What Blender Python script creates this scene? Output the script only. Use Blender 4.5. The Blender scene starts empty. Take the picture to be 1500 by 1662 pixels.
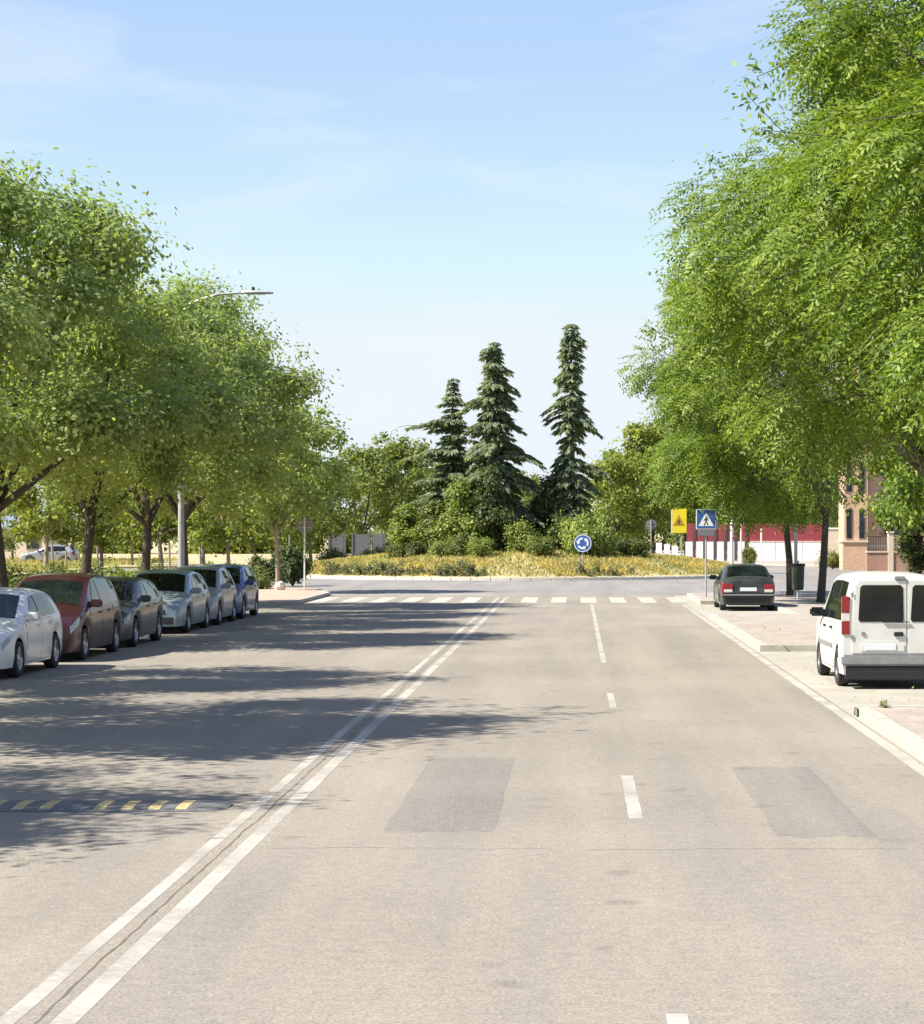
import bpy, bmesh, math, random
import numpy as np
from mathutils import Vector, Matrix

# ------------------------------------------------------------------ camera, sky, sun, exposure
scene = bpy.context.scene
R = math.radians
cam_d = bpy.data.cameras.new("camera")
cam_d.sensor_fit = 'HORIZONTAL'
cam_d.sensor_width = 36
cam_d.lens = 36 * 3500 / 1500
cam_d.shift_x = -186 / 1500
cam_d.shift_y = 30 / 1500
cam_d.clip_end = 6000
cam = bpy.data.objects.new("camera", cam_d)
scene.collection.objects.link(cam)
cam.location = (0, 0, 2.5)
cam.rotation_euler = (R(90), 0, 0)
scene.camera = cam

SUN_EL, SUN_BACK = 47, 18          # elevation; degrees behind the camera, from the left
sd = Vector((-math.cos(R(SUN_BACK)) * math.cos(R(SUN_EL)), -math.sin(R(SUN_BACK)) * math.cos(R(SUN_EL)), math.sin(R(SUN_EL))))
sun_d = bpy.data.lights.new("sun", 'SUN')
sun_d.energy = 4.4
sun_d.angle = R(0.5)
sun_d.color = (1.0, 0.94, 0.84)
sun = bpy.data.objects.new("sun", sun_d)
scene.collection.objects.link(sun)
sun.location = sd * 200
sun.rotation_euler = sd.to_track_quat('Z', 'Y').to_euler()

world = bpy.data.worlds.new("World")
scene.world = world
world.use_nodes = True
wn, wl = world.node_tree.nodes, world.node_tree.links
wn.clear()
w_out = wn.new('ShaderNodeOutputWorld')
w_bg = wn.new('ShaderNodeBackground')
w_bg.inputs['Strength'].default_value = 0.086
sky = wn.new('ShaderNodeTexSky')
sky.sky_type = 'NISHITA'
sky.sun_disc = False
sky.sun_elevation = R(SUN_EL)
sky.sun_rotation = math.atan2(sd.x, sd.y)
sky.air_density = 1.15
sky.dust_density = 0.2
sky.ozone_density = 2.9
tc = wn.new('ShaderNodeTexCoord')
mp = wn.new('ShaderNodeMapping')
mp.inputs['Scale'].default_value = (2.6, 2.6, 12.0)
mp.inputs['Rotation'].default_value = (R(4), R(-7), 0)
nz = wn.new('ShaderNodeTexNoise')
nz.inputs['Scale'].default_value = 2.1
nz.inputs['Detail'].default_value = 6
nz.inputs['Roughness'].default_value = 0.55
nz.inputs['Distortion'].default_value = 0.5
rp = wn.new('ShaderNodeMapRange')
rp.inputs['From Min'].default_value = 0.50
rp.inputs['From Max'].default_value = 0.78
rp.inputs['To Max'].default_value = 0.45
mx = wn.new('ShaderNodeMix')
mx.data_type = 'RGBA'
mx.inputs['B'].default_value = (4.3, 4.45, 4.7, 1)
wl.new(tc.outputs['Generated'], mp.inputs['Vector'])
wl.new(mp.outputs['Vector'], nz.inputs['Vector'])
wl.new(nz.outputs['Fac'], rp.inputs['Value'])
wl.new(rp.outputs['Result'], mx.inputs['Factor'])
tint = wn.new('ShaderNodeMix'); tint.data_type = 'RGBA'; tint.blend_type = 'MULTIPLY'
tint.inputs['Factor'].default_value = 1.0
tint.inputs['B'].default_value = (0.94, 0.87, 1.06, 1)
wl.new(sky.outputs['Color'], tint.inputs['A'])
veil = wn.new('ShaderNodeMix'); veil.data_type = 'RGBA'
veil.inputs['Factor'].default_value = 0.18
veil.inputs['B'].default_value = (2.7, 3.2, 4.3, 1)
cap = wn.new('ShaderNodeMix'); cap.data_type = 'RGBA'; cap.blend_type = 'DARKEN'
cap.inputs['Factor'].default_value = 1.0
cap.inputs['B'].default_value = (3.8, 4.12, 4.4, 1)
wl.new(tint.outputs['Result'], veil.inputs['A'])
wl.new(veil.outputs['Result'], cap.inputs['A'])
wl.new(cap.outputs['Result'], mx.inputs['A'])
wl.new(mx.outputs['Result'], w_bg.inputs['Color'])
wl.new(w_bg.outputs['Background'], w_out.inputs['Surface'])

scene.view_settings.view_transform = 'Standard'
scene.view_settings.look = 'None'
scene.view_settings.exposure = 1.38
scene.view_settings.gamma = 1
scene.view_settings.use_curve_mapping = False
scene.cycles.max_bounces = 6
scene.cycles.diffuse_bounces = 3
scene.cycles.glossy_bounces = 3
scene.cycles.transmission_bounces = 4
scene.cycles.transparent_max_bounces = 8

# ------------------------------------------------------------------ helpers
C = scene.collection
rnd = random.Random(7)

def tag(o, label=None, cat=None, group=None, kind=None):
    if label: o['label'] = label
    if cat: o['category'] = cat
    if group: o['group'] = group
    if kind: o['kind'] = kind
    return o

def empty(name, loc=(0, 0, 0), rz=0.0, label=None, cat=None, group=None):
    o = bpy.data.objects.new(name, None)
    C.objects.link(o)
    o.location = loc
    o.rotation_euler = (0, 0, rz)
    o.empty_display_size = 0.3
    return tag(o, label, cat, group)

def link(name, me, mat=None, parent=None, loc=None):
    o = bpy.data.objects.new(name, me)
    C.objects.link(o)
    if mat is not None and not me.materials:
        me.materials.append(mat)
    if parent is not None: o.parent = parent
    if loc is not None: o.location = loc
    return o

def copy_tree(o, parent=None):
    c = o.copy()
    C.objects.link(c)
    if parent is not None: c.parent = parent
    for ch in list(o.children):
        copy_tree(ch, c)
    return c

class MB:
    """collects simple shapes and links them as one mesh object"""
    def __init__(s): s.v, s.f = [], []
    def add(s, vs, fs):
        b = len(s.v)
        s.v += [tuple(p) for p in vs]
        s.f += [tuple(i + b for i in f) for f in fs]
    def box(s, x0, x1, y0, y1, z0, z1, taper=0.0):
        t = taper
        s.add([(x0, y0, z0), (x1, y0, z0), (x1, y1, z0), (x0, y1, z0),
               (x0 + t, y0 + t, z1), (x1 - t, y0 + t, z1), (x1 - t, y1 - t, z1), (x0 + t, y1 - t, z1)],
              [(3, 2, 1, 0), (4, 5, 6, 7), (0, 1, 5, 4), (1, 2, 6, 5), (2, 3, 7, 6), (3, 0, 4, 7)])
    def tube(s, pts, rad, n=6, cap=True):
        pts = [Vector(p) for p in pts]
        rings = []
        for i, p in enumerate(pts):
            d = (pts[min(i + 1, len(pts) - 1)] - pts[max(i - 1, 0)]).normalized()
            a = d.cross(Vector((0.31, 0.95, 0.07)))
            if a.length < 0.1: a = d.cross(Vector((1, 0, 0)))
            a.normalize(); b = d.cross(a)
            r = rad[i] if isinstance(rad, (list, tuple)) else rad
            rings.append([p + (a * math.cos(2 * math.pi * k / n) + b * math.sin(2 * math.pi * k / n)) * r for k in range(n)])
        vs = [q for rg in rings for q in rg]
        fs = []
        for i in range(len(pts) - 1):
            for k in range(n):
                k2 = (k + 1) % n
                fs.append((i * n + k, i * n + k2, (i + 1) * n + k2, (i + 1) * n + k))
        if cap:
            fs.append(tuple(range(n))[::-1]); fs.append(tuple((len(pts) - 1) * n + k for k in range(n)))
        s.add(vs, fs)
    def lathe(s, prof, axis='z', n=24, c=(0, 0, 0)):
        vs, fs = [], []
        m = len(prof)
        for k in range(n):
            a = 2 * math.pi * k / n
            for (r, h) in prof:
                if axis == 'z': p = (r * math.cos(a), r * math.sin(a), h)
                elif axis == 'x': p = (h, r * math.cos(a), r * math.sin(a))
                else: p = (r * math.cos(a), h, r * math.sin(a))
                vs.append((p[0] + c[0], p[1] + c[1], p[2] + c[2]))
        for k in range(n):
            k2 = (k + 1) % n
            for i in range(m - 1):
                fs.append((k * m + i, k2 * m + i, k2 * m + i + 1, k * m + i + 1))
        s.add(vs, fs)
    def prism(s, poly, z0, z1, m=None):
        """poly in (x, y), extruded z0..z1; m maps (x, y, z) to place"""
        n = len(poly)
        vs = [(p[0], p[1], z0) for p in poly] + [(p[0], p[1], z1) for p in poly]
        fs = [tuple(range(n))[::-1], tuple(range(n, 2 * n))] + [(i, (i + 1) % n, n + (i + 1) % n, n + i) for i in range(n)]
        if m: vs = [m(*v) for v in vs]
        s.add(vs, fs)
    def sheet(s, poly, z):
        s.add([(p[0], p[1], z) for p in poly], [tuple(range(len(poly)))])
    def mesh(s, name, smooth=None, bevel=0.0):
        me = bpy.data.meshes.new(name)
        me.from_pydata(s.v, [], s.f)
        bm = bmesh.new(); bm.from_mesh(me)
        bmesh.ops.recalc_face_normals(bm, faces=bm.faces)
        if bevel:
            bmesh.ops.bevel(bm, geom=list(bm.edges), offset=bevel, segments=2, affect='EDGES', clamp_overlap=True)
        bm.to_mesh(me); bm.free()
        if smooth is not None:
            me.polygons.foreach_set('use_smooth', [True] * len(me.polygons))
            me.set_sharp_from_angle(angle=R(smooth))
        me.update()
        return me
    def build(s, name, mat, parent=None, smooth=None, bevel=0.0, loc=None):
        return link(name, s.mesh(name, smooth, bevel), mat, parent, loc)

def quad_mesh(name, V):
    """V (n,4,3) numpy -> mesh of loose quads"""
    n = len(V)
    me = bpy.data.meshes.new(name)
    me.vertices.add(n * 4); me.loops.add(n * 4); me.polygons.add(n)
    me.vertices.foreach_set('co', np.ascontiguousarray(V, dtype=np.float32).ravel())
    me.loops.foreach_set('vertex_index', np.arange(n * 4, dtype=np.int32))
    me.polygons.foreach_set('loop_start', np.arange(0, n * 4, 4, dtype=np.int32))
    me.update(calc_edges=True)
    return me

# ------------------------------------------------------------------ materials
def mat_new(name):
    m = bpy.data.materials.new(name); m.use_nodes = True
    nt = m.node_tree
    return m, nt, nt.nodes['Principled BSDF']

def noise_node(nt, scale, detail=4, rough=0.6, vec=None):
    n = nt.nodes.new('ShaderNodeTexNoise')
    n.inputs['Scale'].default_value = scale
    n.inputs['Detail'].default_value = detail
    n.inputs['Roughness'].default_value = rough
    if vec: nt.links.new(vec, n.inputs['Vector'])
    return n.outputs['Fac']

def ramp(nt, fac, stops):
    r = nt.nodes.new('ShaderNodeValToRGB')
    e = r.color_ramp.elements
    e[0].position, e[0].color = stops[0][0], (*stops[0][1], 1)
    e[1].position, e[1].color = stops[-1][0], (*stops[-1][1], 1)
    for p, c in stops[1:-1]:
        k = e.new(p); k.color = (*c, 1)
    nt.links.new(fac, r.inputs['Fac'])
    return r.outputs['Color']

def mixc(nt, fac, a, b, mode='MIX'):
    m = nt.nodes.new('ShaderNodeMix'); m.data_type = 'RGBA'; m.blend_type = mode
    for sock, v in (('Factor', fac), ('A', a), ('B', b)):
        if hasattr(v, 'is_output'): nt.links.new(v, m.inputs[sock])
        else: m.inputs[sock].default_value = v if not isinstance(v, tuple) else (*v, 1)
    return m.outputs['Result']

def objvec(nt):
    t = nt.nodes.new('ShaderNodeTexCoord')
    return t.outputs['Object']

def bump(nt, b, fac, strength=0.3, dist=0.02):
    n = nt.nodes.new('ShaderNodeBump')
    n.inputs['Strength'].default_value = strength; n.inputs['Distance'].default_value = dist
    nt.links.new(fac, n.inputs['Height']); nt.links.new(n.outputs['Normal'], b.inputs['Normal'])

def m_plain(name, col, rough=0.6, var=0.12, scale=6.0, metal=0.0, bmp=0.0):
    m, nt, b = mat_new(name)
    v = objvec(nt)
    f = noise_node(nt, scale, 5, 0.6, v)
    lo = tuple(c * (1 - var) for c in col); hi = tuple(min(1, c * (1 + var)) for c in col)
    nt.links.new(ramp(nt, f, [(0.3, lo), (0.7, hi)]), b.inputs['Base Color'])
    b.inputs['Roughness'].default_value = rough; b.inputs['Metallic'].default_value = metal
    if bmp: bump(nt, b, noise_node(nt, scale * 8, 4, 0.6, v), bmp, 0.01)
    return m

def m_asphalt(name, base, warm=1.0):
    m, nt, b = mat_new(name)
    v = objvec(nt)
    big = noise_node(nt, 0.22, 5, 0.6, v)
    mpn = nt.nodes.new('ShaderNodeMapping'); mpn.inputs['Scale'].default_value = (1.0, 0.07, 1)
    nt.links.new(v, mpn.inputs['Vector'])
    streak = noise_node(nt, 1.1, 4, 0.55, mpn.outputs['Vector'])
    grain = noise_node(nt, 42, 4, 0.8, v)
    med = noise_node(nt, 9, 5, 0.7, v)
    c1 = ramp(nt, big, [(0.3, tuple(c * 0.9 for c in base)), (0.7, tuple(c * 1.08 for c in base))])
    c2 = mixc(nt, 1.0, c1, ramp(nt, streak, [(0.3, (0.84, 0.85, 0.87)), (0.7, (1.08, 1.07, 1.04))]), 'MULTIPLY')
    c3 = mixc(nt, 1.0, c2, ramp(nt, grain, [(0.3, (0.55, 0.55, 0.56)), (0.7, (1.38, 1.37, 1.35))]), 'MULTIPLY')
    c4 = mixc(nt, 1.0, c3, ramp(nt, med, [(0.3, (0.86, 0.86, 0.87)), (0.7, (1.12, 1.12, 1.1))]), 'MULTIPLY')
    vo = nt.nodes.new('ShaderNodeTexVoronoi'); vo.inputs['Scale'].default_value = 1.15
    vo.inputs['Randomness'].default_value = 1.0
    wv = nt.nodes.new('ShaderNodeVectorMath'); wv.operation = 'ADD'
    wn_ = nt.nodes.new('ShaderNodeTexNoise'); wn_.inputs['Scale'].default_value = 5
    nt.links.new(v, wn_.inputs['Vector'])
    ws = nt.nodes.new('ShaderNodeVectorMath'); ws.operation = 'SCALE'; ws.inputs['Scale'].default_value = 0.25
    nt.links.new(wn_.outputs['Color'], ws.inputs[0]); nt.links.new(v, wv.inputs[0]); nt.links.new(ws.outputs[0], wv.inputs[1])
    nt.links.new(wv.outputs[0], vo.inputs['Vector'])
    c4 = mixc(nt, 1.0, c4, ramp(nt, vo.outputs['Distance'], [(0.05, (0.80, 0.80, 0.81)), (0.17, (1, 1, 1))]), 'MULTIPLY')
    nt.links.new(c4, b.inputs['Base Color'])
    b.inputs['Roughness'].default_value = 0.92
    b.inputs['Specular IOR Level'].default_value = 0.15
    bump(nt, b, grain, 0.25, 0.01)
    return m

def m_roadpaint(name, under, wear=0.45):
    m, nt, b = mat_new(name)
    v = objvec(nt)
    f = noise_node(nt, 14, 7, 0.75, v)
    f2 = noise_node(nt, 1.3, 3, 0.5, v)
    add = nt.nodes.new('ShaderNodeMath'); add.operation = 'ADD'
    nt.links.new(f, add.inputs[0]); nt.links.new(f2, add.inputs[1])
    col = ramp(nt, add.outputs[0], [(0.0, under), (wear, under), (wear + 0.16, (0.375, 0.355, 0.305)), (1.0, (0.47, 0.45, 0.39))])
    sc = nt.nodes.new('ShaderNodeMath'); sc.operation = 'MULTIPLY'; sc.inputs[1].default_value = 0.5
    nt.links.new(add.outputs[0], sc.inputs[0])
    nt.links.new(sc.outputs[0], col.node.inputs['Fac'])
    nt.links.new(col, b.inputs['Base Color'])
    b.inputs['Roughness'].default_value = 0.8
    return m

def m_pavers(name, col, sx, sy, joint=0.75):
    m, nt, b = mat_new(name)
    v = objvec(nt)
    br = nt.nodes.new('ShaderNodeTexBrick')
    br.inputs['Scale'].default_value = 1.0
    br.inputs['Brick Width'].default_value = sx; br.inputs['Row Height'].default_value = sy
    br.inputs['Mortar Size'].default_value = 0.008
    br.inputs['Color1'].default_value = (*[c * 0.92 for c in col], 1)
    br.inputs['Color2'].default_value = (*[min(1, c * 1.06) for c in col], 1)
    br.inputs['Mortar'].default_value = (*[c * joint for c in col], 1)
    nt.links.new(v, br.inputs['Vector'])
    f = noise_node(nt, 1.4, 6, 0.65, v)
    c = mixc(nt, 1.0, br.outputs['Color'], ramp(nt, f, [(0.3, (0.85, 0.84, 0.83)), (0.7, (1.1, 1.1, 1.1))]), 'MULTIPLY')
    nt.links.new(c, b.inputs['Base Color'])
    b.inputs['Roughness'].default_value = 0.85
    return m

def m_brick(name, col):
    m, nt, b = mat_new(name)
    t = nt.nodes.new('ShaderNodeTexCoord')
    sp = nt.nodes.new('ShaderNodeSeparateXYZ'); cb = nt.nodes.new('ShaderNodeCombineXYZ')
    ad = nt.nodes.new('ShaderNodeMath'); ad.operation = 'ADD'
    nt.links.new(t.outputs['Object'], sp.inputs[0])
    nt.links.new(sp.outputs['X'], ad.inputs[0]); nt.links.new(sp.outputs['Y'], ad.inputs[1])
    nt.links.new(ad.outputs[0], cb.inputs['X']); nt.links.new(sp.outputs['Z'], cb.inputs['Y'])
    br = nt.nodes.new('ShaderNodeTexBrick')
    br.inputs['Scale'].default_value = 1
    br.inputs['Brick Width'].default_value = 0.25; br.inputs['Row Height'].default_value = 0.065
    br.inputs['Mortar Size'].default_value = 0.006
    br.inputs['Color1'].default_value = (*[c * 0.85 for c in col], 1)
    br.inputs['Color2'].default_value = (*[c * 1.1 for c in col], 1)
    br.inputs['Mortar'].default_value = (0.46, 0.40, 0.34, 1)
    nt.links.new(cb.outputs[0], br.inputs['Vector'])
    f = noise_node(nt, 0.6, 5, 0.6, t.outputs['Object'])
    nt.links.new(mixc(nt, 1.0, br.outputs['Color'], ramp(nt, f, [(0.3, (0.9, 0.88, 0.87)), (0.7, (1.07, 1.07, 1.07))]), 'MULTIPLY'), b.inputs['Base Color'])
    b.inputs['Roughness'].default_value = 0.88
    return m

def m_leaf(name, dark, mid, light, trans=0.35, rough=0.55):
    m = bpy.data.materials.new(name); m.use_nodes = True
    nt = m.node_tree; nt.nodes.clear()
    out = nt.nodes.new('ShaderNodeOutputMaterial')
    g = nt.nodes.new('ShaderNodeNewGeometry')
    col = ramp(nt, g.outputs['Random Per Island'], [(0.0, dark), (0.55, mid), (1.0, light)])
    t = nt.nodes.new('ShaderNodeTexCoord')
    f = noise_node(nt, 0.55, 3, 0.5, t.outputs['Object'])
    col = mixc(nt, 1.0, col, ramp(nt, f, [(0.3, (0.72, 0.78, 0.8)), (0.7, (1.22, 1.14, 1.0))]), 'MULTIPLY')
    p = nt.nodes.new('ShaderNodeBsdfPrincipled')
    p.inputs['Roughness'].default_value = rough
    p.inputs['Specular IOR Level'].default_value = 0.25
    nt.links.new(col, p.inputs['Base Color'])
    tr = nt.nodes.new('ShaderNodeBsdfTranslucent')
    c2 = mixc(nt, 1.0, col, (1.25, 1.3, 0.55), 'MULTIPLY')
    nt.links.new(c2, tr.inputs['Color'])
    mxs = nt.nodes.new('ShaderNodeMixShader'); mxs.inputs['Fac'].default_value = trans
    nt.links.new(p.outputs[0], mxs.inputs[1]); nt.links.new(tr.outputs[0], mxs.inputs[2])
    nt.links.new(mxs.outputs[0], out.inputs['Surface'])
    return m

def m_paint(name, col, rough=0.3, metal=0.0, dust=0.15):
    m, nt, b = mat_new(name)
    v = objvec(nt)
    f = noise_node(nt, 3.5, 5, 0.65, v)
    c = mixc(nt, ramp(nt, f, [(0.35, (0, 0, 0)), (0.8, (dust, dust, dust))]), col, (0.36, 0.32, 0.26))
    nt.links.new(c, b.inputs['Base Color'])
    b.inputs['Roughness'].default_value = rough
    b.inputs['Metallic'].default_value = metal
    b.inputs['Coat Weight'].default_value = 0.5
    b.inputs['Coat Roughness'].default_value = 0.12
    return m

def m_glass(name, col=(0.008, 0.012, 0.012)):
    m, nt, b = mat_new(name)
    v = objvec(nt)
    nt.links.new(ramp(nt, noise_node(nt, 2.0, 3, 0.5, v), [(0.35, tuple(c * 0.5 for c in col)), (0.7, tuple(c * 1.6 for c in col))]), b.inputs['Base Color'])
    b.inputs['Roughness'].default_value = 0.04
    b.inputs['Specular IOR Level'].default_value = 0.32
    return m

M = {}
ASPH = (0.254, 0.229, 0.193)
M['asphalt'] = m_asphalt('asphalt', ASPH)
M['asphalt_ring'] = m_asphalt('asphalt_ring', (0.235, 0.222, 0.21))
M['asphalt_patch'] = m_asphalt('asphalt_patch', (0.212, 0.195, 0.173))
M['crack'] = m_plain('crack_fill', (0.10, 0.09, 0.07), 0.9, 0.3, 20)
M['seam'] = m_plain('seam_tar', (0.185, 0.170, 0.152), 0.9, 0.3, 20)
M['line'] = m_roadpaint('road_paint', ASPH, 0.405)
M['zebra'] = m_roadpaint('zebra_paint', ASPH, 0.36)
M['concrete'] = m_plain('bay_concrete', (0.315, 0.292, 0.247), 0.88, 0.12, 1.2, bmp=0.15)
M['kerb'] = m_plain('kerb_concrete', (0.37, 0.35, 0.305), 0.85, 0.12, 4, bmp=0.15)
M['kerb_pale'] = m_plain('pale_kerb', (0.60, 0.56, 0.46), 0.85, 0.1, 4)
M['pave_pink'] = m_pavers('pink_pavers', (0.325, 0.282, 0.242), 0.4, 0.4)
M['pave_red'] = m_pavers('terracotta_pavers', (0.44, 0.30, 0.22), 0.3, 0.3)
M['soil'] = m_plain('dry_ground', (0.36, 0.30, 0.165), 0.95, 0.3, 0.5)
M['dry_grass'] = m_leaf('dry_grass_blades', (0.34, 0.29, 0.13), (0.42, 0.36, 0.165), (0.37, 0.37, 0.15), 0.4, 0.8)
M['island_grass'] = m_leaf('island_grass_blades', (0.27, 0.27, 0.10), (0.36, 0.34, 0.13), (0.43, 0.37, 0.16), 0.4, 0.8)
M['green_grass'] = m_leaf('green_grass_blades', (0.07, 0.10, 0.02), (0.13, 0.17, 0.035), (0.22, 0.22, 0.06), 0.3, 0.8)
M['flowers'] = m_leaf('yellow_flower_cover', (0.40, 0.34, 0.15), (0.49, 0.40, 0.17), (0.54, 0.43, 0.17), 0.4, 0.8)
M['leaf_left'] = m_leaf('elm_leaves', (0.21, 0.275, 0.11), (0.265, 0.335, 0.14), (0.33, 0.395, 0.175), 0.56)
M['leaf_right'] = m_leaf('locust_leaves', (0.085, 0.145, 0.022), (0.15, 0.22, 0.034), (0.25, 0.325, 0.06), 0.38, 0.5)
M['leaf_far'] = m_leaf('far_leaves', (0.14, 0.185, 0.05), (0.19, 0.235, 0.066), (0.25, 0.29, 0.09), 0.45)
M['leaf_yellow'] = m_leaf('yellowgreen_leaves', (0.13, 0.17, 0.03), (0.22, 0.265, 0.05), (0.31, 0.34, 0.075), 0.42)
M['needle'] = m_leaf('cedar_needles', (0.15, 0.20, 0.135), (0.20, 0.25, 0.16), (0.26, 0.30, 0.175), 0.4, 0.7)
M['shrub'] = m_leaf('shrub_leaves', (0.11, 0.14, 0.04), (0.175, 0.21, 0.06), (0.25, 0.275, 0.09), 0.35)
M['shrub_dark'] = m_leaf('dark_shrub_leaves', (0.06, 0.085, 0.035), (0.10, 0.13, 0.05), (0.15, 0.18, 0.065), 0.3)
M['shrub_light'] = m_leaf('light_shrub_leaves', (0.15, 0.20, 0.05), (0.23, 0.29, 0.075), (0.31, 0.36, 0.10), 0.4)
M['shrub_grey'] = m_leaf('grey_tuft_leaves', (0.09, 0.10, 0.055), (0.15, 0.15, 0.09), (0.24, 0.23, 0.15), 0.2)
M['bark'] = m_plain('bark', (0.060, 0.051, 0.038), 0.95, 0.35, 12, bmp=0.5)
M['bark_pale'] = m_plain('pale_bark', (0.26, 0.22, 0.165), 0.95, 0.25, 12, bmp=0.4)
M['white_car'] = m_paint('white_car_paint', (0.72, 0.72, 0.71), 0.35, 0, 0.06)
M['white_van'] = m_paint('white_van_paint', (0.62, 0.62, 0.60), 0.4, 0, 0.35)
M['red_car'] = m_paint('dark_red_paint', (0.036, 0.0045, 0.009), 0.32, 0.1, 0.03)
M['grey_car'] = m_paint('dark_grey_paint', (0.085, 0.095, 0.10), 0.3, 0.4)
M['silver_car'] = m_paint('silver_blue_paint', (0.30, 0.37, 0.43), 0.32, 0.5)
M['silver2_car'] = m_paint('silver_paint', (0.34, 0.36, 0.40), 0.32, 0.5)
M['blue_car'] = m_paint('blue_paint', (0.045, 0.085, 0.22), 0.3, 0.35)
M['black_car'] = m_paint('black_green_paint', (0.022, 0.032, 0.034), 0.3, 0.2)
M['glass'] = m_glass('car_glass')
M['tyre'] = m_plain('tyre_rubber', (0.022, 0.022, 0.023), 0.85, 0.2, 10)
M['rim'] = m_plain('alloy_rim', (0.42, 0.43, 0.44), 0.35, 0.1, 8, metal=0.8)
M['rim_dark'] = m_plain('steel_rim', (0.16, 0.16, 0.165), 0.45, 0.1, 8, metal=0.6)
M['black'] = m_plain('black_plastic', (0.013, 0.013, 0.014), 0.55, 0.2, 8)
M['grey_plastic'] = m_plain('grey_plastic', (0.21, 0.215, 0.22), 0.55, 0.15, 8)
M['under'] = m_plain('underbody', (0.012, 0.012, 0.012), 0.9, 0.2, 8)
M['chrome'] = m_plain('chrome', (0.6, 0.6, 0.62), 0.2, 0.05, 8, metal=1.0)
M['headlight'] = m_plain('headlight_glass', (0.42, 0.45, 0.48), 0.08, 0.35, 30)
M['taillight'] = m_plain('red_lamp', (0.24, 0.014, 0.018), 0.18, 0.15, 12)
M['lamp_white'] = m_plain('white_lamp', (0.62, 0.55, 0.53), 0.2, 0.1, 12)
M['lamp_orange'] = m_plain('orange_lamp', (0.65, 0.24, 0.06), 0.2, 0.1, 12)
M['plate'] = m_plain('number_plate', (0.66, 0.68, 0.72), 0.4, 0.05, 12)
M['galv'] = m_plain('galvanised_steel', (0.36, 0.37, 0.37), 0.5, 0.12, 5, metal=0.35)
M['white_metal'] = m_plain('white_metal', (0.66, 0.65, 0.60), 0.5, 0.08, 5)
M['sign_blue'] = m_plain('sign_blue', (0.035, 0.10, 0.34), 0.4, 0.08, 5)
M['sign_white'] = m_plain('sign_white', (0.72, 0.74, 0.74), 0.4, 0.05, 5)
M['sign_black'] = m_plain('sign_black', (0.015, 0.015, 0.017), 0.5, 0.1, 5)
M['sign_yellow'] = m_plain('sign_yellow', (0.74, 0.60, 0.02), 0.4, 0.06, 5)
M['sign_amber'] = m_plain('sign_amber', (0.42, 0.24, 0.01), 0.4, 0.06, 5)
M['sign_red'] = m_plain('sign_red', (0.55, 0.03, 0.03), 0.4, 0.06, 5)
M['sign_back'] = m_plain('sign_back', (0.19, 0.195, 0.23), 0.5, 0.1, 5, metal=0.3)
M['bin'] = m_plain('bin_plastic', (0.065, 0.075, 0.06), 0.55, 0.2, 6)
M['rubber'] = m_plain('bump_rubber', (0.115, 0.113, 0.112), 0.85, 0.25, 12)
M['rubber_yellow'] = m_plain('bump_yellow', (0.42, 0.325, 0.15), 0.8, 0.25, 12)
M['wall_white'] = m_plain('white_wall', (0.78, 0.77, 0.74), 0.85, 0.06, 1.5)
M['wall_red'] = m_plain('red_panel', (0.27, 0.042, 0.052), 0.6, 0.12, 1.5)
M['wall_dark'] = m_plain('dark_fence_post', (0.09, 0.06, 0.06), 0.7, 0.15, 3)
M['salmon'] = m_brick('salmon_brick', (0.64, 0.385, 0.235))
M['redbrick'] = m_brick('red_brick', (0.36, 0.18, 0.125))
M['cream'] = m_plain('cream_render', (0.62, 0.53, 0.41), 0.85, 0.08, 2)
M['stone'] = m_plain('pale_stone', (0.55, 0.49, 0.38), 0.9, 0.2, 4, bmp=0.4)
M['wall_grey'] = m_plain('grey_concrete_panel', (0.11, 0.11, 0.125), 0.85, 0.12, 2)
M['roof_grey'] = m_plain('slate_roof', (0.17, 0.20, 0.26), 0.7, 0.12, 4)
M['window'] = m_glass('window_glass', (0.03, 0.035, 0.042))
M['frame'] = m_plain('window_frame', (0.32, 0.27, 0.22), 0.5, 0.08, 4)
M['shutter'] = m_plain('shutter', (0.22, 0.17, 0.13), 0.6, 0.1, 4)
M['rail'] = m_plain('dark_railing', (0.05, 0.055, 0.05), 0.5, 0.1, 4)

# ------------------------------------------------------------------ setting: ground and roads
ICX, ICY, IR = -3.3, 122.0, 14.0        # roundabout island
def circle(cx, cy, r, n=72, a0=0, a1=360):
    return [(cx + r * math.cos(R(a0 + (a1 - a0) * i / n)), cy + r * math.sin(R(a0 + (a1 - a0) * i / n))) for i in range(n)]

g = MB(); g.sheet([(-1500, -300), (1500, -300), (1500, 3000), (-1500, 3000)], -0.06)
tag(g.build('ground', M['soil']), kind='structure')

g = MB(); g.sheet([(-11.7, -14), (3.72, -14), (3.72, 83), (-11.7, 83)], 0.0)
road = tag(g.build('road', M['asphalt']), kind='structure')
g = MB(); g.sheet([(-90, 83), (3.72, 83), (60, 83), (60, 105), (24, 112), (24, 142), (8, 158), (8, 230), (-14, 230), (-14, 158), (-30, 142), (-30, 106), (-90, 105)], -0.004)
ring = tag(g.build('roundabout_road', M['asphalt_ring']), kind='structure')
g = MB(); g.sheet([(3.72, -14), (6.25, -14), (6.25, 83), (3.72, 83)], -0.004)
bay = tag(g.build('parking_bay_ground', M['concrete']), kind='structure')

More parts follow.
